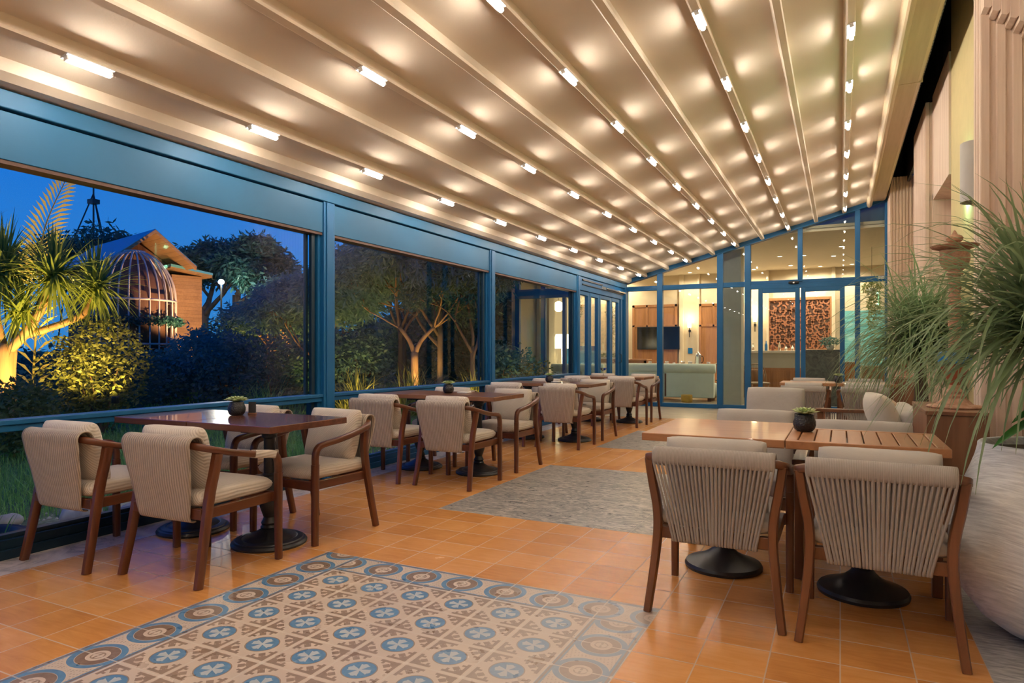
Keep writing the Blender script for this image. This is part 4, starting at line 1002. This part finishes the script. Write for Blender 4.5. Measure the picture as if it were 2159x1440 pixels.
t = thing('blue_wall_picture', 'tall turquoise picture right of the lattice artwork', 'picture', (.62, 21.44, 1.75))
m = Mat('turquoise_painting', (.1, .4, .42), .6); x, y, z = m.coords(); n = m.noise(1, m.comb(x * 2, y, z * 9), 4); m.base(m.ramp(n, [(.3, (.06, .30, .36)), (.55, (.16, .50, .52)), (.75, (.5, .68, .62))]))
MB().box(-.62, .62, 0, .03, -.95, .62).build('canvas', m.m, t)
t = thing('orange_stand', 'orange wooden stand behind the right sliding door', 'stand', (.14, 17.0, 0)); MB().box(-.16, .16, 0, .4, 0, .92).build('body', plain('orange_paint', (.62, .20, .03), .5), t, bevel=.01); MB().box(-.18, .18, -.02, .42, .92, .96).build('stand_top', M['room_wood'], t, bevel=.005)
t = thing('wooden_cupboard', 'light wooden cupboard at the far right behind the glass', 'cupboard', (.72, 17.2, 0)); MB().box(-.28, .28, 0, .5, 0, .82).build('body', M['room_wood'], t, bevel=.01); MB().box(-.30, .30, -.02, .52, .82, .86).build('cupboard_top', M['top_light'], t, bevel=.005)
rnd = random.Random(8); G = 'bottles and glasses on the bar'
for k in range(12):
    x_ = -2.7 + .16 * k; h_ = rnd.uniform(.12, .3); mt_ = rnd.choice(['crystal', 'white', 'brightblue', 'carvedred', 'crystal'])
    nm_ = {'crystal': 'clear glass', 'white': 'white', 'brightblue': 'blue', 'carvedred': 'reddish'}[mt_]
    tag(MB().lathe([(.03, 0), (.035, .01), (.035, h_ * .6), (.015, h_ * .75), (.013, h_), (.0, h_ + .001)], n=14, cap=False).build('bottle', M[mt_], smooth=True, loc=(x_, 18.45 + rnd.uniform(0, .2), 1.22)), '%s bottle standing on the marble bar, %s from the left' % (nm_, ON[k]), 'bottle', G)
t = thing('vase_of_greens', 'low bunch of greenery on the dark stone podium', 'plant', (-.2, 16.5, 1.24)); MB().lathe([(.06, 0), (.09, .05), (.07, .10)], n=16).build('vase', M['white'], t, smooth=True); leaf_cloud(q := MB(), [(0, 0, .18, .2, .15, .10)], 300, .07, 5); q.build('foliage', M['oliveleaf'], t)
t = thing('console_greens', 'low leafy arrangement on the console left of the television', 'plant', (-6.1, 18.7, .98)); MB().box(-.25, .25, -.06, .06, 0, .05).build('tray', M['white'], t); leaf_cloud(q := MB(), [(0, 0, .10, .3, .12, .07)], 300, .06, 6); q.build('foliage', M['bushleaf'], t)
def wicker(loc, rz, lab):
    t = thing('wicker_chair', lab, 'chair', loc, rz)
    for a in (-1, 1):
        MB().tube([(a * .2, .2, 0), (a * .18, .17, .44)], .014, n=6).build('leg', M['wick'], t, smooth=True); MB().tube([(a * .2, -.22, 0), (a * .18, -.18, .44)], .014, n=6).build('leg', M['wick'], t, smooth=True)
    MB().pillow((0, 0, .45), .46, .44, .05, n=8).build('seat', M['wick'], t, smooth=True)
    q = MB(); hoop = [(.23 * math.sin(R(a)), -.20 - .05 * math.cos(R(a)), .47 + .43 * max(0, math.cos(R(a))) ** .6) for a in range(-90, 91, 10)]; q.tube(hoop, .014, n=6)
    for k in range(-7, 8):
        f = k / 8; q.tube([(f * .19, -.20, .46), (f * .24, -.25, .47 + .43 * (math.cos(f * 1.5)) ** .6)], .006, n=4)
    q.build('back_spindles', M['wick'], t, smooth=True)
M['wick'] = plain('wicker_brown', (.30, .21, .12), .6)
wicker((-2.35, 16.9, 0), R(150), 'wicker spindle-back chair right of the column'); wicker((-1.75, 16.8, 0), R(200), 'wicker spindle-back chair before the bar, seen through the left sliding door'); wicker((-2.6, 17.6, 0), R(120), 'wicker spindle-back chair half hidden by the column')
long_table((-2.05, 17.4, 0), .7, .5, .75, 'small wooden cafe table between the wicker chairs')
tag(MB().lathe([(.12, 0), (.13, .02), (.13, .17), (.12, .18)], n=24).build('yellow_lantern', plain('amber_lantern', (.6, .38, .06), .4), loc=(-3.25, 15.9, 0), smooth=True), 'small yellow round pot on the floor before the mint sofa', 'pot')

# ================================================================== THE GARDEN
gb = MB(); rows = []
rnd = random.Random(3)
for i in range(61):
    X = -4.42 - 75 * (i / 60) ** 1.8
    rows.append([(X, -14 + 90 * j / 60, -.06 + (.03 * math.sin(i * .9 + j * 1.3) if X < -5 else 0) + (max(0, -X - 17) * .02)) for j in range(61)])
struct('floor_garden', gb.grid(rows), M['ground'], smooth=True)

# rocks and pebbles by the glass
G = 'rocks lying outside the nearest window'
rk = [(-4.95, 2.95, .11, 'rounded grey rock, the largest outside the nearest window'), (-4.78, 3.20, .08, 'grey rock right of the largest one outside the window'), (-5.05, 3.30, .09, 'flat grey rock behind the chair legs, outside'),
      (-5.25, 3.05, .07, 'small rock behind the largest one, in the gravel'), (-4.7, 3.55, .07, 'rock seen between two chair seats, outside'), (-5.3, 2.65, .08, 'pale rock next to the black ring'), (-4.66, 2.72, .045, 'small stone between largest rock and glass'), (-4.75, 3.95, .08, 'rock outside under the nearest table')]
for x_, y_, r_, lab in rk:
    q = bmesh.new(); bmesh.ops.create_icosphere(q, subdivisions=3, radius=r_); a = rnd.uniform(0, 9)
    for v_ in q.verts:
        c_ = v_.co; f = 1 + .16 * math.sin(c_.x * 22 / r_ * .1 + a) + .12 * math.sin(c_.y * 30 / r_ * .1 + a * 2) + rnd.uniform(-.03, .03); v_.co = Vector((c_.x * f * 1.25, c_.y * f, c_.z * f * .78))
    me = bpy.data.meshes.new('rock'); q.to_mesh(me); q.free(); me.materials.append(M['rock']); o = bpy.data.objects.new('rock', me); C.objects.link(o); o.location = (x_, y_, -.06 + r_ * .6); o.rotation_euler = (0, 0, a)
    me.polygons.foreach_set('use_smooth', [True] * len(me.polygons)); tag(o, lab, 'rock', G)
q = MB()
for k in range(1400):
    x_ = -4.45 - abs(rnd.gauss(0, .55)); y_ = rnd.uniform(1.2, 7.5); r_ = rnd.uniform(.008, .028)
    q.add([(x_ + r_ * a, y_ + r_ * b, -.05 + r_ * c_) for a, b, c_ in ((1, 0, 0), (0, 1, 0), (-1, .1, 0), (.1, -1, 0), (0, 0, .8), (0, 0, -.8))], [(0, 1, 4), (1, 2, 4), (2, 3, 4), (3, 0, 4), (1, 0, 5), (2, 1, 5), (3, 2, 5), (0, 3, 5)])
tag(q.build('gravel', M['rock']), 'loose gravel along the foot of the glass', 'gravel', kind='stuff')
t = thing('drain_ring', 'black ridged ring lying on the gravel outside, at the left edge', 'ring', (-5.02, 2.28, -.06))
MB().lathe([(.36, 0), (.37, .03), (.345, .055), (.335, .05), (.31, .07), (.30, .062), (.27, .075), (.24, .065), (.22, .03), (.22, 0)], n=48, cap=False).build('ring', M['blackrubber'], t, smooth=True)
MB().lathe([(0, .015), (.22, .015)], n=30, cap=False).build('grate', M['blackrubber'], t)

# grass: one uncountable object near, one farther
def grass(n, xr, yr, h, w, seed, mask=None):
    r_ = random.Random(seed); q = MB()
    for k in range(n):
        x_ = r_.uniform(*xr); y_ = r_.uniform(*yr)
        if mask and not mask(x_, y_, r_): continue
        a = r_.uniform(0, 6.28); H = h * r_.uniform(.5, 1.3); l = H * r_.uniform(.2, .8); s_ = Vector((math.sin(a), -math.cos(a), 0)) * w; d = Vector((math.cos(a), math.sin(a), 0))
        b = Vector((x_, y_, -.05)); m1 = b + d * l * .35 + Vector((0, 0, H * .65)); tp = b + d * l + Vector((0, 0, H * (1 - l / H * .35)))
        q.add([b - s_, b + s_, m1 + s_ * .8, m1 - s_ * .8, tp], [(0, 1, 2, 3), (3, 2, 4)])
    return q
tag(grass(26000, (-9.5, -4.7), (1.5, 9.5), .13, .004, 1, lambda x, y, r: x < -5.15 - .25 * math.sin(y * 3) or (y > 5 and r.random() < .25)).build('garden_grass', M['grass']), 'tufts of green grass outside the nearest windows', 'grass', kind='stuff')
tag(grass(26000, (-26, -8.5), (3, 20), .16, .012, 2).build('lawn_grass', M['grass']), 'darker lawn behind, up to the hedges', 'lawn', kind='stuff')
def clump(name, loc, n, L, lab, mat, seed, cat='grass clump', w=.011):
    t = thing(name, lab, cat, loc); q = MB(); strap_leaves(q, (0, 0, 0), n, L * .5, L, w, seed, .9, 35, 88, .12, 6); q.build('blades', M[mat], t, smooth=True); return t
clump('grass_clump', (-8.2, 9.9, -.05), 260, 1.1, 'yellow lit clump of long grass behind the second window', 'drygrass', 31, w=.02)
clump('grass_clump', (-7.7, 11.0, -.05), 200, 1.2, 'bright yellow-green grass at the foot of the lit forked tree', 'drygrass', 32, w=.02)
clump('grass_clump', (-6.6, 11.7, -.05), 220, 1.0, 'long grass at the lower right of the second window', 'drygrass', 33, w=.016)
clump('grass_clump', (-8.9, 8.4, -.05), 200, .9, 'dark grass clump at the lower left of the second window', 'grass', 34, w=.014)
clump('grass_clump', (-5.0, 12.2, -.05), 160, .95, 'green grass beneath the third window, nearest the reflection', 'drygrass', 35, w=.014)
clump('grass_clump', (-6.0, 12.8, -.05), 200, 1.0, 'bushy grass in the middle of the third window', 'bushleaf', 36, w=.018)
for k, (x_, y_) in enumerate([(-5.0, 2.15), (-5.6, 2.5), (-5.9, 3.3), (-5.25, 4.3), (-6.1, 4.2), (-5.4, 5.6)]):
    clump('grass_tuft', (x_, y_, -.06), 150, .42, 'long-bladed grass tuft outside the nearest window, %s from the left' % ON[k], 'grass', 40 + k, w=.007)

# bushes
def bush(loc, rx, ry, rz_, n, size, mat, lab, seed, blobs=4):
    t = thing('garden_bush', lab, 'bush', loc); r_ = random.Random(seed); bl = []
    for k in range(blobs): bl.append((r_.uniform(-.55, .55) * rx, r_.uniform(-.55, .55) * ry, rz_ * r_.uniform(.45, .75), rx * r_.uniform(.5, .7), ry * r_.uniform(.5, .7), rz_ * r_.uniform(.4, .6)))
    leaf_cloud(q := MB(), bl, n, size, seed, .5); q.build('foliage', M[mat], t)
    q = MB()
    for k in range(6): a = k * 1.05; q.tube([(0, 0, 0), (rx * .2 * math.cos(a), ry * .2 * math.sin(a), rz_ * .35), (rx * .45 * math.cos(a), ry * .45 * math.sin(a), rz_ * .75)], .03, .008, n=5)
    q.build('stems', M['bark'], t)
bush((-9.75, 6.1, -.05), .8, .8, 1.35, 5200, .075, 'bushleaf', 'yellow-lit leafy bush at the foot of the palm, beneath the cage house', 51)
bush((-8.5, 4.5, -.05), .6, .6, .75, 3000, .07, 'bushleaf', 'low bush at the left edge in front of the palm trunk', 52)
bush((-12.3, 7.4, -.05), 1.2, 1.3, 1.15, 5200, .10, 'treeleaf', 'dark green bush right of the lit bush, below the cage', 53)
bush((-14.5, 10.0, -.05), 1.6, 1.6, 1.15, 5200, .12, 'treeleaf', 'dark hedge bush below the wooden wall of the cage house', 54)
bush((-13.2, 11.2, -.05), 1.3, 1.5, 1.55, 5200, .12, 'oliveleaf', 'grey-green bush in the middle of the first window above the lawn', 55)
bush((-12.0, 12.6, -.05), 1.4, 1.5, 1.5, 5200, .12, 'oliveleaf', 'grey-green bush at the right of the first window', 56)
bush((-11.0, 10.6, -.05), .9, .9, 1.0, 3000, .10, 'treeleaf', 'low dark bush left of the first blue post', 57)
bush((-10.5, 12.8, -.05), 1.3, 1.2, 1.5, 4200, .12, 'oliveleaf', 'dim bush at the left of the second window behind grasses', 58)
bush((-7.0, 13.6, -.05), 1.0, .8, 1.2, 3000, .10, 'oliveleaf', 'dim bush right of the lit forked tree', 59)
bush((-6.4, 13.4, -.05), .7, .5, .95, 2200, .07, 'bushleaf', 'leafy low bush under the lit room reflection, third window', 60)
bush((-17.5, 11.5, -.05), 2.2, 2.0, 1.0, 5200, .14, 'treeleaf', 'large dark bush hiding the foot of the cage', 61)
bush((-17.3, 14.8, -.05), 2.0, 2.0, 1.7, 5200, .14, 'treeleaf', 'large dark bush at the foot of the wooden wall', 62)

# trees
def branch(q, p, d, L, r, depth, rnd_, tips, wig=.35, n=6, kids=(2, 3), spread=.75):
    pts = [p]; dd = d.normalized()
    for k in range(4):
        dd = (dd + Vector((rnd_.gauss(0, wig), rnd_.gauss(0, wig), rnd_.gauss(0, wig * .5))) * .35).normalized(); pts.append(pts[-1] + dd * L / 4)
    q.tube(pts, r, r * .62, n=n, smooth=2)
    if depth == 0: tips.append(pts[-1]); return
    for k in range(rnd_.randint(*kids)):
        nd = (dd + Vector((rnd_.gauss(0, spread), rnd_.gauss(0, spread), rnd_.uniform(-.1, .5)))).normalized()
        branch(q, pts[-1] if k else pts[-1], nd, L * rnd_.uniform(.6, .85), r * .6, depth - 1, rnd_, tips, wig, max(4, n - 1), kids, spread)
def tree(loc, H, r, L, depth, crown, nleaf, size, mat, lab, seed, d0=(0, 0, 1), bark='bark', spread=.6, droop=.2, asp=.3, blob=.9, cat='tree', kids=(2, 3)):
    t = thing('garden_tree', lab, cat, loc); rr = random.Random(seed); q = MB(); tips = []
    q.tube([(0, 0, -.1), (Vector(d0) * H * .5), Vector(d0) * H], r * 1.25, r, n=10, smooth=3)
    for k in range(3): branch(q, Vector(d0) * H * (1 - .12 * k), Vector((rr.gauss(0, spread), rr.gauss(0, spread), 1)), L, r * .7, depth, rr, tips, spread=spread, kids=kids)
    q.build('trunk', M[bark], t, smooth=True)
    bl = [(p.x, p.y, p.z, blob * rr.uniform(.7, 1.2), blob * rr.uniform(.7, 1.2), blob * rr.uniform(.5, .8)) for p in tips] + [(c_[0], c_[1], c_[2], c_[3], c_[3], c_[4]) for c_ in crown]
    leaf_cloud(q := MB(), bl, nleaf, size, seed + 1, asp, droop, .3); q.build('foliage', M[mat], t); return t
# far trees against the sky
tree((-30.1, 24.2, 0), 3.4, .22, 1.8, 2, [], 9000, .34, 'treeleaf', 'tall dark spreading tree right behind the cage house roof', 71, blob=1.3)
tree((-27.9, 24.4, 0), 4.1, .20, 1.35, 2, [], 6000, .32, 'treeleaf', 'tall thin-trunked tree rising between roof and lamp', 72, blob=1.0)
tree((-26.0, 24.4, 0), 4.1, .14, 1.0, 2, [], 4000, .34, 'treeleaf', 'slender drooping tree above the white lamp', 73, blob=.8, droop=.8)
tree((-40.5, 25.5, 0), 4.0, .3, 2.0, 2, [(0, 0, 6.0, 3.2, 1.4)], 9000, .42, 'treeleaf', 'broad dark tree behind the cage house, under the antenna mast', 74, blob=1.5)
tree((-44.0, 20.5, 0), 3.0, .3, 1.9, 2, [], 8000, .42, 'treeleaf', 'dark tree behind the palm fronds at far left', 75, blob=1.5)
tree((-33.5, 12.0, 0), 2.0, .25, 1.5, 2, [(0, 0, 3, 2, 1.2)], 8000, .36, 'treeleaf', 'dark tree left of the cage house, behind the palm', 76, blob=1.4)
tree((-22.5, 23.6, 0), 1.6, .16, 1.2, 2, [], 7000, .26, 'oliveleaf', 'dark rounded tree below the slender drooping tree', 77, blob=1.1)
# dense dark thicket closing the view behind the middle trees
for k, (x_, y_, l) in enumerate([(-24.5, 27.0, 'under the slender drooping tree'), (-19.5, 26.0, 'right of the white lamp, far back'), (-16.5, 23.5, 'far behind the first blue post'), (-13.6, 21.0, 'far back at the left of the second window'), (-11.2, 19.6, 'far back in the middle of the second window'), (-10.4, 18.3, 'far back behind the lit forked tree'), (-20.5, 20.5, 'behind the shrubby tree below the lamp')]):
    bush((x_, y_, 0), 2.4, 2.0, (2.2, 2.8, 2.8, 2.9, 3.4, 3.6, 2.4)[k], 6500, .24, 'treeleaf', 'dark thicket ' + l, 200 + k, 6)
# olive-like trees of the middle distance
tree((-14.6, 14.6, 0), .8, .09, .75, 3, [], 9000, .17, 'oliveleaf', 'olive-coloured shrub tree with bare branches, right half of first window', 81, blob=.62, bark='palebark')
tree((-17.8, 16.8, 0), 1.0, .11, .95, 3, [], 9000, .2, 'oliveleaf', 'shrubby tree directly below the white lamp', 82, blob=.75, bark='palebark')
tree((-13.0, 14.6, 0), 1.1, .08, .9, 3, [], 8000, .17, 'oliveleaf', 'shrubby tree just left of the first blue post', 83, blob=.6, bark='palebark')
t = tree((-8.05, 11.65, 0), 1.15, .085, .01, 0, [], 10, .1, 'oliveleaf', 'forked tree lit yellow from below, centre of the second window', 84, blob=.1, bark='palebark')
for c_ in list(t.children): bpy.data.objects.remove(c_)
q = MB(); q.tube([(0.02, 0, -.1), (.0, 0, .6), (.0, .0, 1.18)], .095, .075, n=12, smooth=3); rr = random.Random(4); tips = []
for dx, dy in ((-.36, -.16), (.44, .22)):
    q.tube([(0, 0, 1.12), (dx * .28, dy * .28, 1.42), (dx * .85, dy * .85, 1.72)], .055, .035, n=10, smooth=3)
    for k in range(3): branch(q, Vector((dx * .85, dy * .85, 1.70)), Vector((dx * .5 + rr.gauss(0, .4), dy + rr.gauss(0, .4), .8)), .7, .022, 2, rr, tips, spread=.6)
q.build('trunk', M['palebark'], t, smooth=True)
leaf_cloud(q := MB(), [(p.x, p.y, p.z + .1, .6, .6, .5) for p in tips], 12000, .17, 85, .22, .8, .3); q.build('foliage', M['oliveleaf'], t)
tree((-10.2, 11.3, 0), 1.1, .05, .7, 3, [(0, 0, 2.2, .9, .6)], 10000, .2, 'oliveleaf', 'bare-stemmed olive tree at the left of the second window', 86, blob=.55, bark='palebark', asp=.22, droop=.6)
tree((-9.6, 13.3, 0), 1.7, .055, 1.1, 3, [(0, 0, 3.2, 1.2, .9)], 11000, .24, 'oliveleaf', 'tall dark tree behind the forked tree, second window', 87, blob=.6, bark='bark', asp=.22, droop=.6)
tree((-7.7, 12.1, 0), 1.7, .06, .9, 3, [(0, 0, 3.3, 1.0, 1.0)], 12000, .22, 'oliveleaf', 'drooping tree filling the upper right of the second window', 88, blob=.55, bark='bark', asp=.22, droop=.8)
tree((-11.8, 16.5, 0), 2.0, .08, 1.7, 3, [(0, 0, 3.6, 1.6, 1.0)], 10000, .22, 'treeleaf', 'dense dark tree farthest back in the second window', 89, blob=.75, asp=.25)
tree((-6.9, 12.1, 0), 1.3, .05, .8, 3, [(0, 0, 2.4, .6, .8)], 8000, .14, 'treeleaf', 'leafy drooping tree at the left of the third window', 90, blob=.4, asp=.22, droop=.9)
tree((-9.9, 15.6, 0), 1.9, .06, 1.2, 3, [(0, 0, 3.8, 1.3, 1.0)], 10000, .2, 'treeleaf', 'dark tree between forked tree and lit facade', 91, blob=.6, asp=.25)

# yucca palm at the left, lit from below
def spiky(q, c, n, L, w, seed, e0=-70, e1=88, grav=.55):
    strap_leaves(q, c, n, L * .75, L, w, seed, grav, e0, e1, .04, 6)
t = thing('yucca_palm', 'many-headed yucca palm lit golden from below, at the left edge', 'palm', (-10.2, 5.0, -.05))
q = MB(); q.tube([(.05, .0, -.05), (0, 0, .8), (.0, .05, 1.35)], .19, .14, n=14, smooth=3)
q.tube([(.02, .03, 1.2), (.35, .2, 1.62), (.62, .32, 2.22)], .07, .055, n=9, smooth=3); q.tube([(0, 0, 1.3), (-.1, -.05, 1.8), (.02, .0, 2.25)], .09, .07, n=9, smooth=3); q.tube([(.2, .15, 1.45), (.6, .7, 1.75), (.65, .85, 2.1)], .05, .045, n=8, smooth=3)
q.build('trunk', M['palebark'], t, smooth=True)
for k, (c_, n, L) in enumerate([((.63, .33, 2.28), 230, .78), ((.05, .0, 2.32), 230, .85), ((.68, .88, 2.15), 210, .75), ((-.3, -.3, 2.6), 150, .75), ((.3, .1, 1.8), 120, .6)]):
    q = MB(); spiky(q, c_, n, L, .032, 100 + k); q.build('leaf_head', M['yuccaleaf'], t, smooth=True)
def frond(q, pts, Lf, n=36, w=.02, dz=-.1):
    P = catmull([Vector(p) for p in pts], 12); N = len(P) - 1
    q.tube(P, .018, .006, n=5)
    for k in range(3, N):
        t_ = k / N; d = (P[min(k + 1, N)] - P[k - 1]).normalized(); s_ = d.cross(Vector((.5, -.86, 0))).normalized(); L = Lf * (math.sin(math.pi * (t_ * .82 + .12))) ** .7
        for sg in (-1, 1):
            dr = (s_ * sg + d * .8).normalized(); e_ = P[k] + dr * L + Vector((0, 0, dz * L)); nn_ = d * w
            q.add([P[k] - nn_, P[k] + dr * L * .5 + nn_ * .8, e_, P[k] + dr * L * .5 - nn_ * .8], [(0, 1, 2, 3)])
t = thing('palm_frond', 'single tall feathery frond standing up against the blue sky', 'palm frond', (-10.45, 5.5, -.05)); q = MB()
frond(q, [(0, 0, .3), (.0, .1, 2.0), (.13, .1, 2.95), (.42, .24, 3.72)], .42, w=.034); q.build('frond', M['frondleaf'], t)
t = thing('fan_palm', 'drooping palm leaves at the upper left corner of the window', 'palm', (-12.6, 4.75, -.05)); q = MB(); q.tube([(0, 0, 0), (0, 0, 3.9)], .12, .1, n=10); q.build('trunk', M['bark'], t, smooth=True)
q = MB()
for k in range(12): a = k * .52 + .2; frond(q, [(0, 0, 3.85), (.5 * math.cos(a), .5 * math.sin(a), 4.15), (.95 * math.cos(a), .95 * math.sin(a), 3.75), (1.1 * math.cos(a), 1.1 * math.sin(a), 3.25)], .4, dz=-.5)
q.build('crown', M['oliveleaf'], t)

# bird-cage garden house
H = thing('cage_house', 'wooden garden house with blue gabled roof, behind the white dome cage', 'garden house', (-22.2, 15.8, 0), math.atan2(-.24, .97))
# local axes: +x towards the room, +y to the right as seen from inside
MB().box(-5.6, -1.6, -1.1, 1.1, 0, 4.6).prism([(-1.1, 4.6), (1.1, 4.6), (0, 5.3)], -5.6, -1.6, 'x').build('body', M['cagewall'], H)
MB().box(-4.2, -1.0, 1.0, 2.15, 0, 4.15).build('annex', M['siding'], H)
MB().prism([(.85, 4.42), (2.45, 4.22), (2.45, 4.30), (.85, 4.52)], -4.4, -.7, 'x').build('annex_roof', M['metalroof'], H)
MB().prism([(.85, 4.36), (2.45, 4.12), (2.45, 4.22), (.85, 4.42)], -4.35, -.75, 'x').build('annex_eave', M['siding'], H)
for s_ in (-1, 1):
    MB().prism([(0, 5.56), (s_ * 1.48, 4.38), (s_ * 1.48, 4.44), (0, 5.63)][::s_], -6.1, 0.03, 'x').build('roof_sheet', M['metalroof'], H)
    MB().prism([(0, 5.50), (s_ * 1.42, 4.33), (s_ * 1.44, 4.38), (0, 5.56)][::s_], -6.0, -.02, 'x').build('roof_soffit', M['siding'], H)
    MB().prism([(0, 5.48), (s_ * 1.46, 4.27), (s_ * 1.48, 4.40), (0, 5.60)][::s_], -.06, .05, 'x').build('bargeboard', M['siding'], H)
CG = thing('dome_cage', 'white birdcage-shaped dome of curved bars under the gable', 'cage', (-21.75, 14.72, 0), math.atan2(-.24, .97))
cr_ = 1.28; bars = 26
for k in range(bars):
    a = 2 * math.pi * k / bars; ca, sa = math.cos(a), math.sin(a)
    pts = [(cr_ * ca, cr_ * sa, 0), (cr_ * ca, cr_ * sa, 1.5), (cr_ * ca, cr_ * sa, 2.93)] + [(cr_ * ca * math.cos(R(e_)) , cr_ * sa * math.cos(R(e_)), 2.93 + 1.72 * math.sin(R(e_))) for e_ in range(10, 90, 10)]
    MB().tube(pts, .028, n=6).build('bar', M['cagebar'], CG, smooth=True)
for z_, nm_ in ((1.45, 'ring'), (2.93, 'ring'), (4.62, 'ring')):
    r_ = cr_ if z_ < 4 else .30; MB().tube([(r_ * math.cos(2 * math.pi * k / 40), r_ * math.sin(2 * math.pi * k / 40), z_) for k in range(41)], .04, n=6).build(nm_, M['cagebar'], CG, smooth=True)
MB().lathe([(1.0, 0), (1.0, 2.9), (.85, 3.7), (.5, 4.3)], n=24).build('inner_wall', M['cagewall'], CG, smooth=True)
t = thing('vine_garland', 'dark green vine band wrapped around the dome cage', 'vine', (-21.75, 14.72, 2.22)); bl = [(1.34 * math.cos(2 * math.pi * k / 26), 1.34 * math.sin(2 * math.pi * k / 26), 0, .2, .2, .17) for k in range(26)]
leaf_cloud(q := MB(), bl, 3200, .11, 120, .6, 0, .2); q.build('foliage', M['treeleaf'], t)
t = thing('antenna_mast', 'thin lattice antenna mast with guy lines above the far trees', 'mast', (-45.4, 27.8, 0)); MB().tube([(0, 0, 0), (0, 0, 14.5)], .10, .05, n=6).build('pole', M['dark'], t)
for a in (0, 2.1, 4.2): MB().tube([(0, 0, 11.9), (1.3 * math.cos(a), 1.3 * math.sin(a), 8.2), (2.2 * math.cos(a), 2.2 * math.sin(a), 0)], .05, n=4).build('guy_wire', M['dark'], t)
MB().box(-.3, .3, -.25, .25, 11.2, 11.5).build('crossbar', M['dark'], t)
t = thing('garden_lamp', 'bright white lamp on a thin pole, seen like a star between the trees', 'lamp', (-25.1, 21.1, 0)); MB().tube([(0, 0, 0), (0, 0, 4.2)], .04, n=6).build('pole', M['dark'], t)
MB().lathe([(.02, -.10), (.11, -.06), (.13, .02), (.09, .1), (.02, .13)], (0, 0, 4.33), n=14).build('bulb', Mat('white_lamp_glow', (1, 1, 1), .4, emit=(1, .93, .8), es=40).m, t, smooth=True); light('garden_lamp_light', (.3, -.2, 4.3), 160, (1, .9, .75), .1, t)
# garden spotlights: small fixtures with their own warm light
def spotl(loc, power, tgt, lab, col=(1, .52, .12), ang=100):
    t = thing('garden_spotlight', lab, 'spotlight', loc); MB().lathe([(.04, 0), (.05, .01), (.045, .07), (.055, .10), (.05, .10)], n=14).build('housing', M['dark'], t, smooth=True)
    d = Vector(tgt) - Vector(loc) - Vector((0, 0, .12)); rt = d.to_track_quat('-Z', 'Y').to_euler()
    light('spotlight_light', (0, 0, .13), power, col, .05, t, 'SPOT', rt, ang)
spotl((-9.1, 5.0, .25), 250, (-9.9, 5.2, 2.0), 'small spotlight in front of the yucca trunk', ang=110)
spotl((-8.75, 5.65, .5), 70, (-9.8, 5.7, 1.7), 'small spotlight under the right side of the yucca', ang=120)
spotl((-7.5, 11.2, -.05), 150, (-8.05, 11.65, 1.4), 'small spotlight at the foot of the forked tree', ang=80)
spotl((-7.6, 9.5, -.05), 60, (-8.3, 10.0, .6), 'small spotlight in the yellow grass clump', ang=120)
spotl((-13.0, 14.2, -.05), 420, (-14.6, 15.4, 2.0), 'small spotlight below the olive shrub tree', ang=120)
spotl((-9.3, 10.8, -.05), 110, (-10.2, 11.4, 2.0), 'small spotlight below the bare-stemmed olive tree', ang=110)
spotl((-6.2, 11.4, -.05), 70, (-7.0, 12.6, 1.6), 'small spotlight below the drooping tree', ang=120)
spotl((-11.1, 6.3, -.05), 1500, (-10.3, 5.65, 3.2), 'small spotlight on the ground behind the tall feathery frond', ang=40)
spotl((-19.0, 15.4, 1.4), 420, (-21.9, 15.6, 4.6), 'spotlight below the gable of the cage house', (1, .60, .30), 90)
spotl((-19.8, 16.9, .0), 500, (-22.8, 17.6, 2.8), 'spotlight below the boarded wall of the cage house', (1, .60, .32), 90)
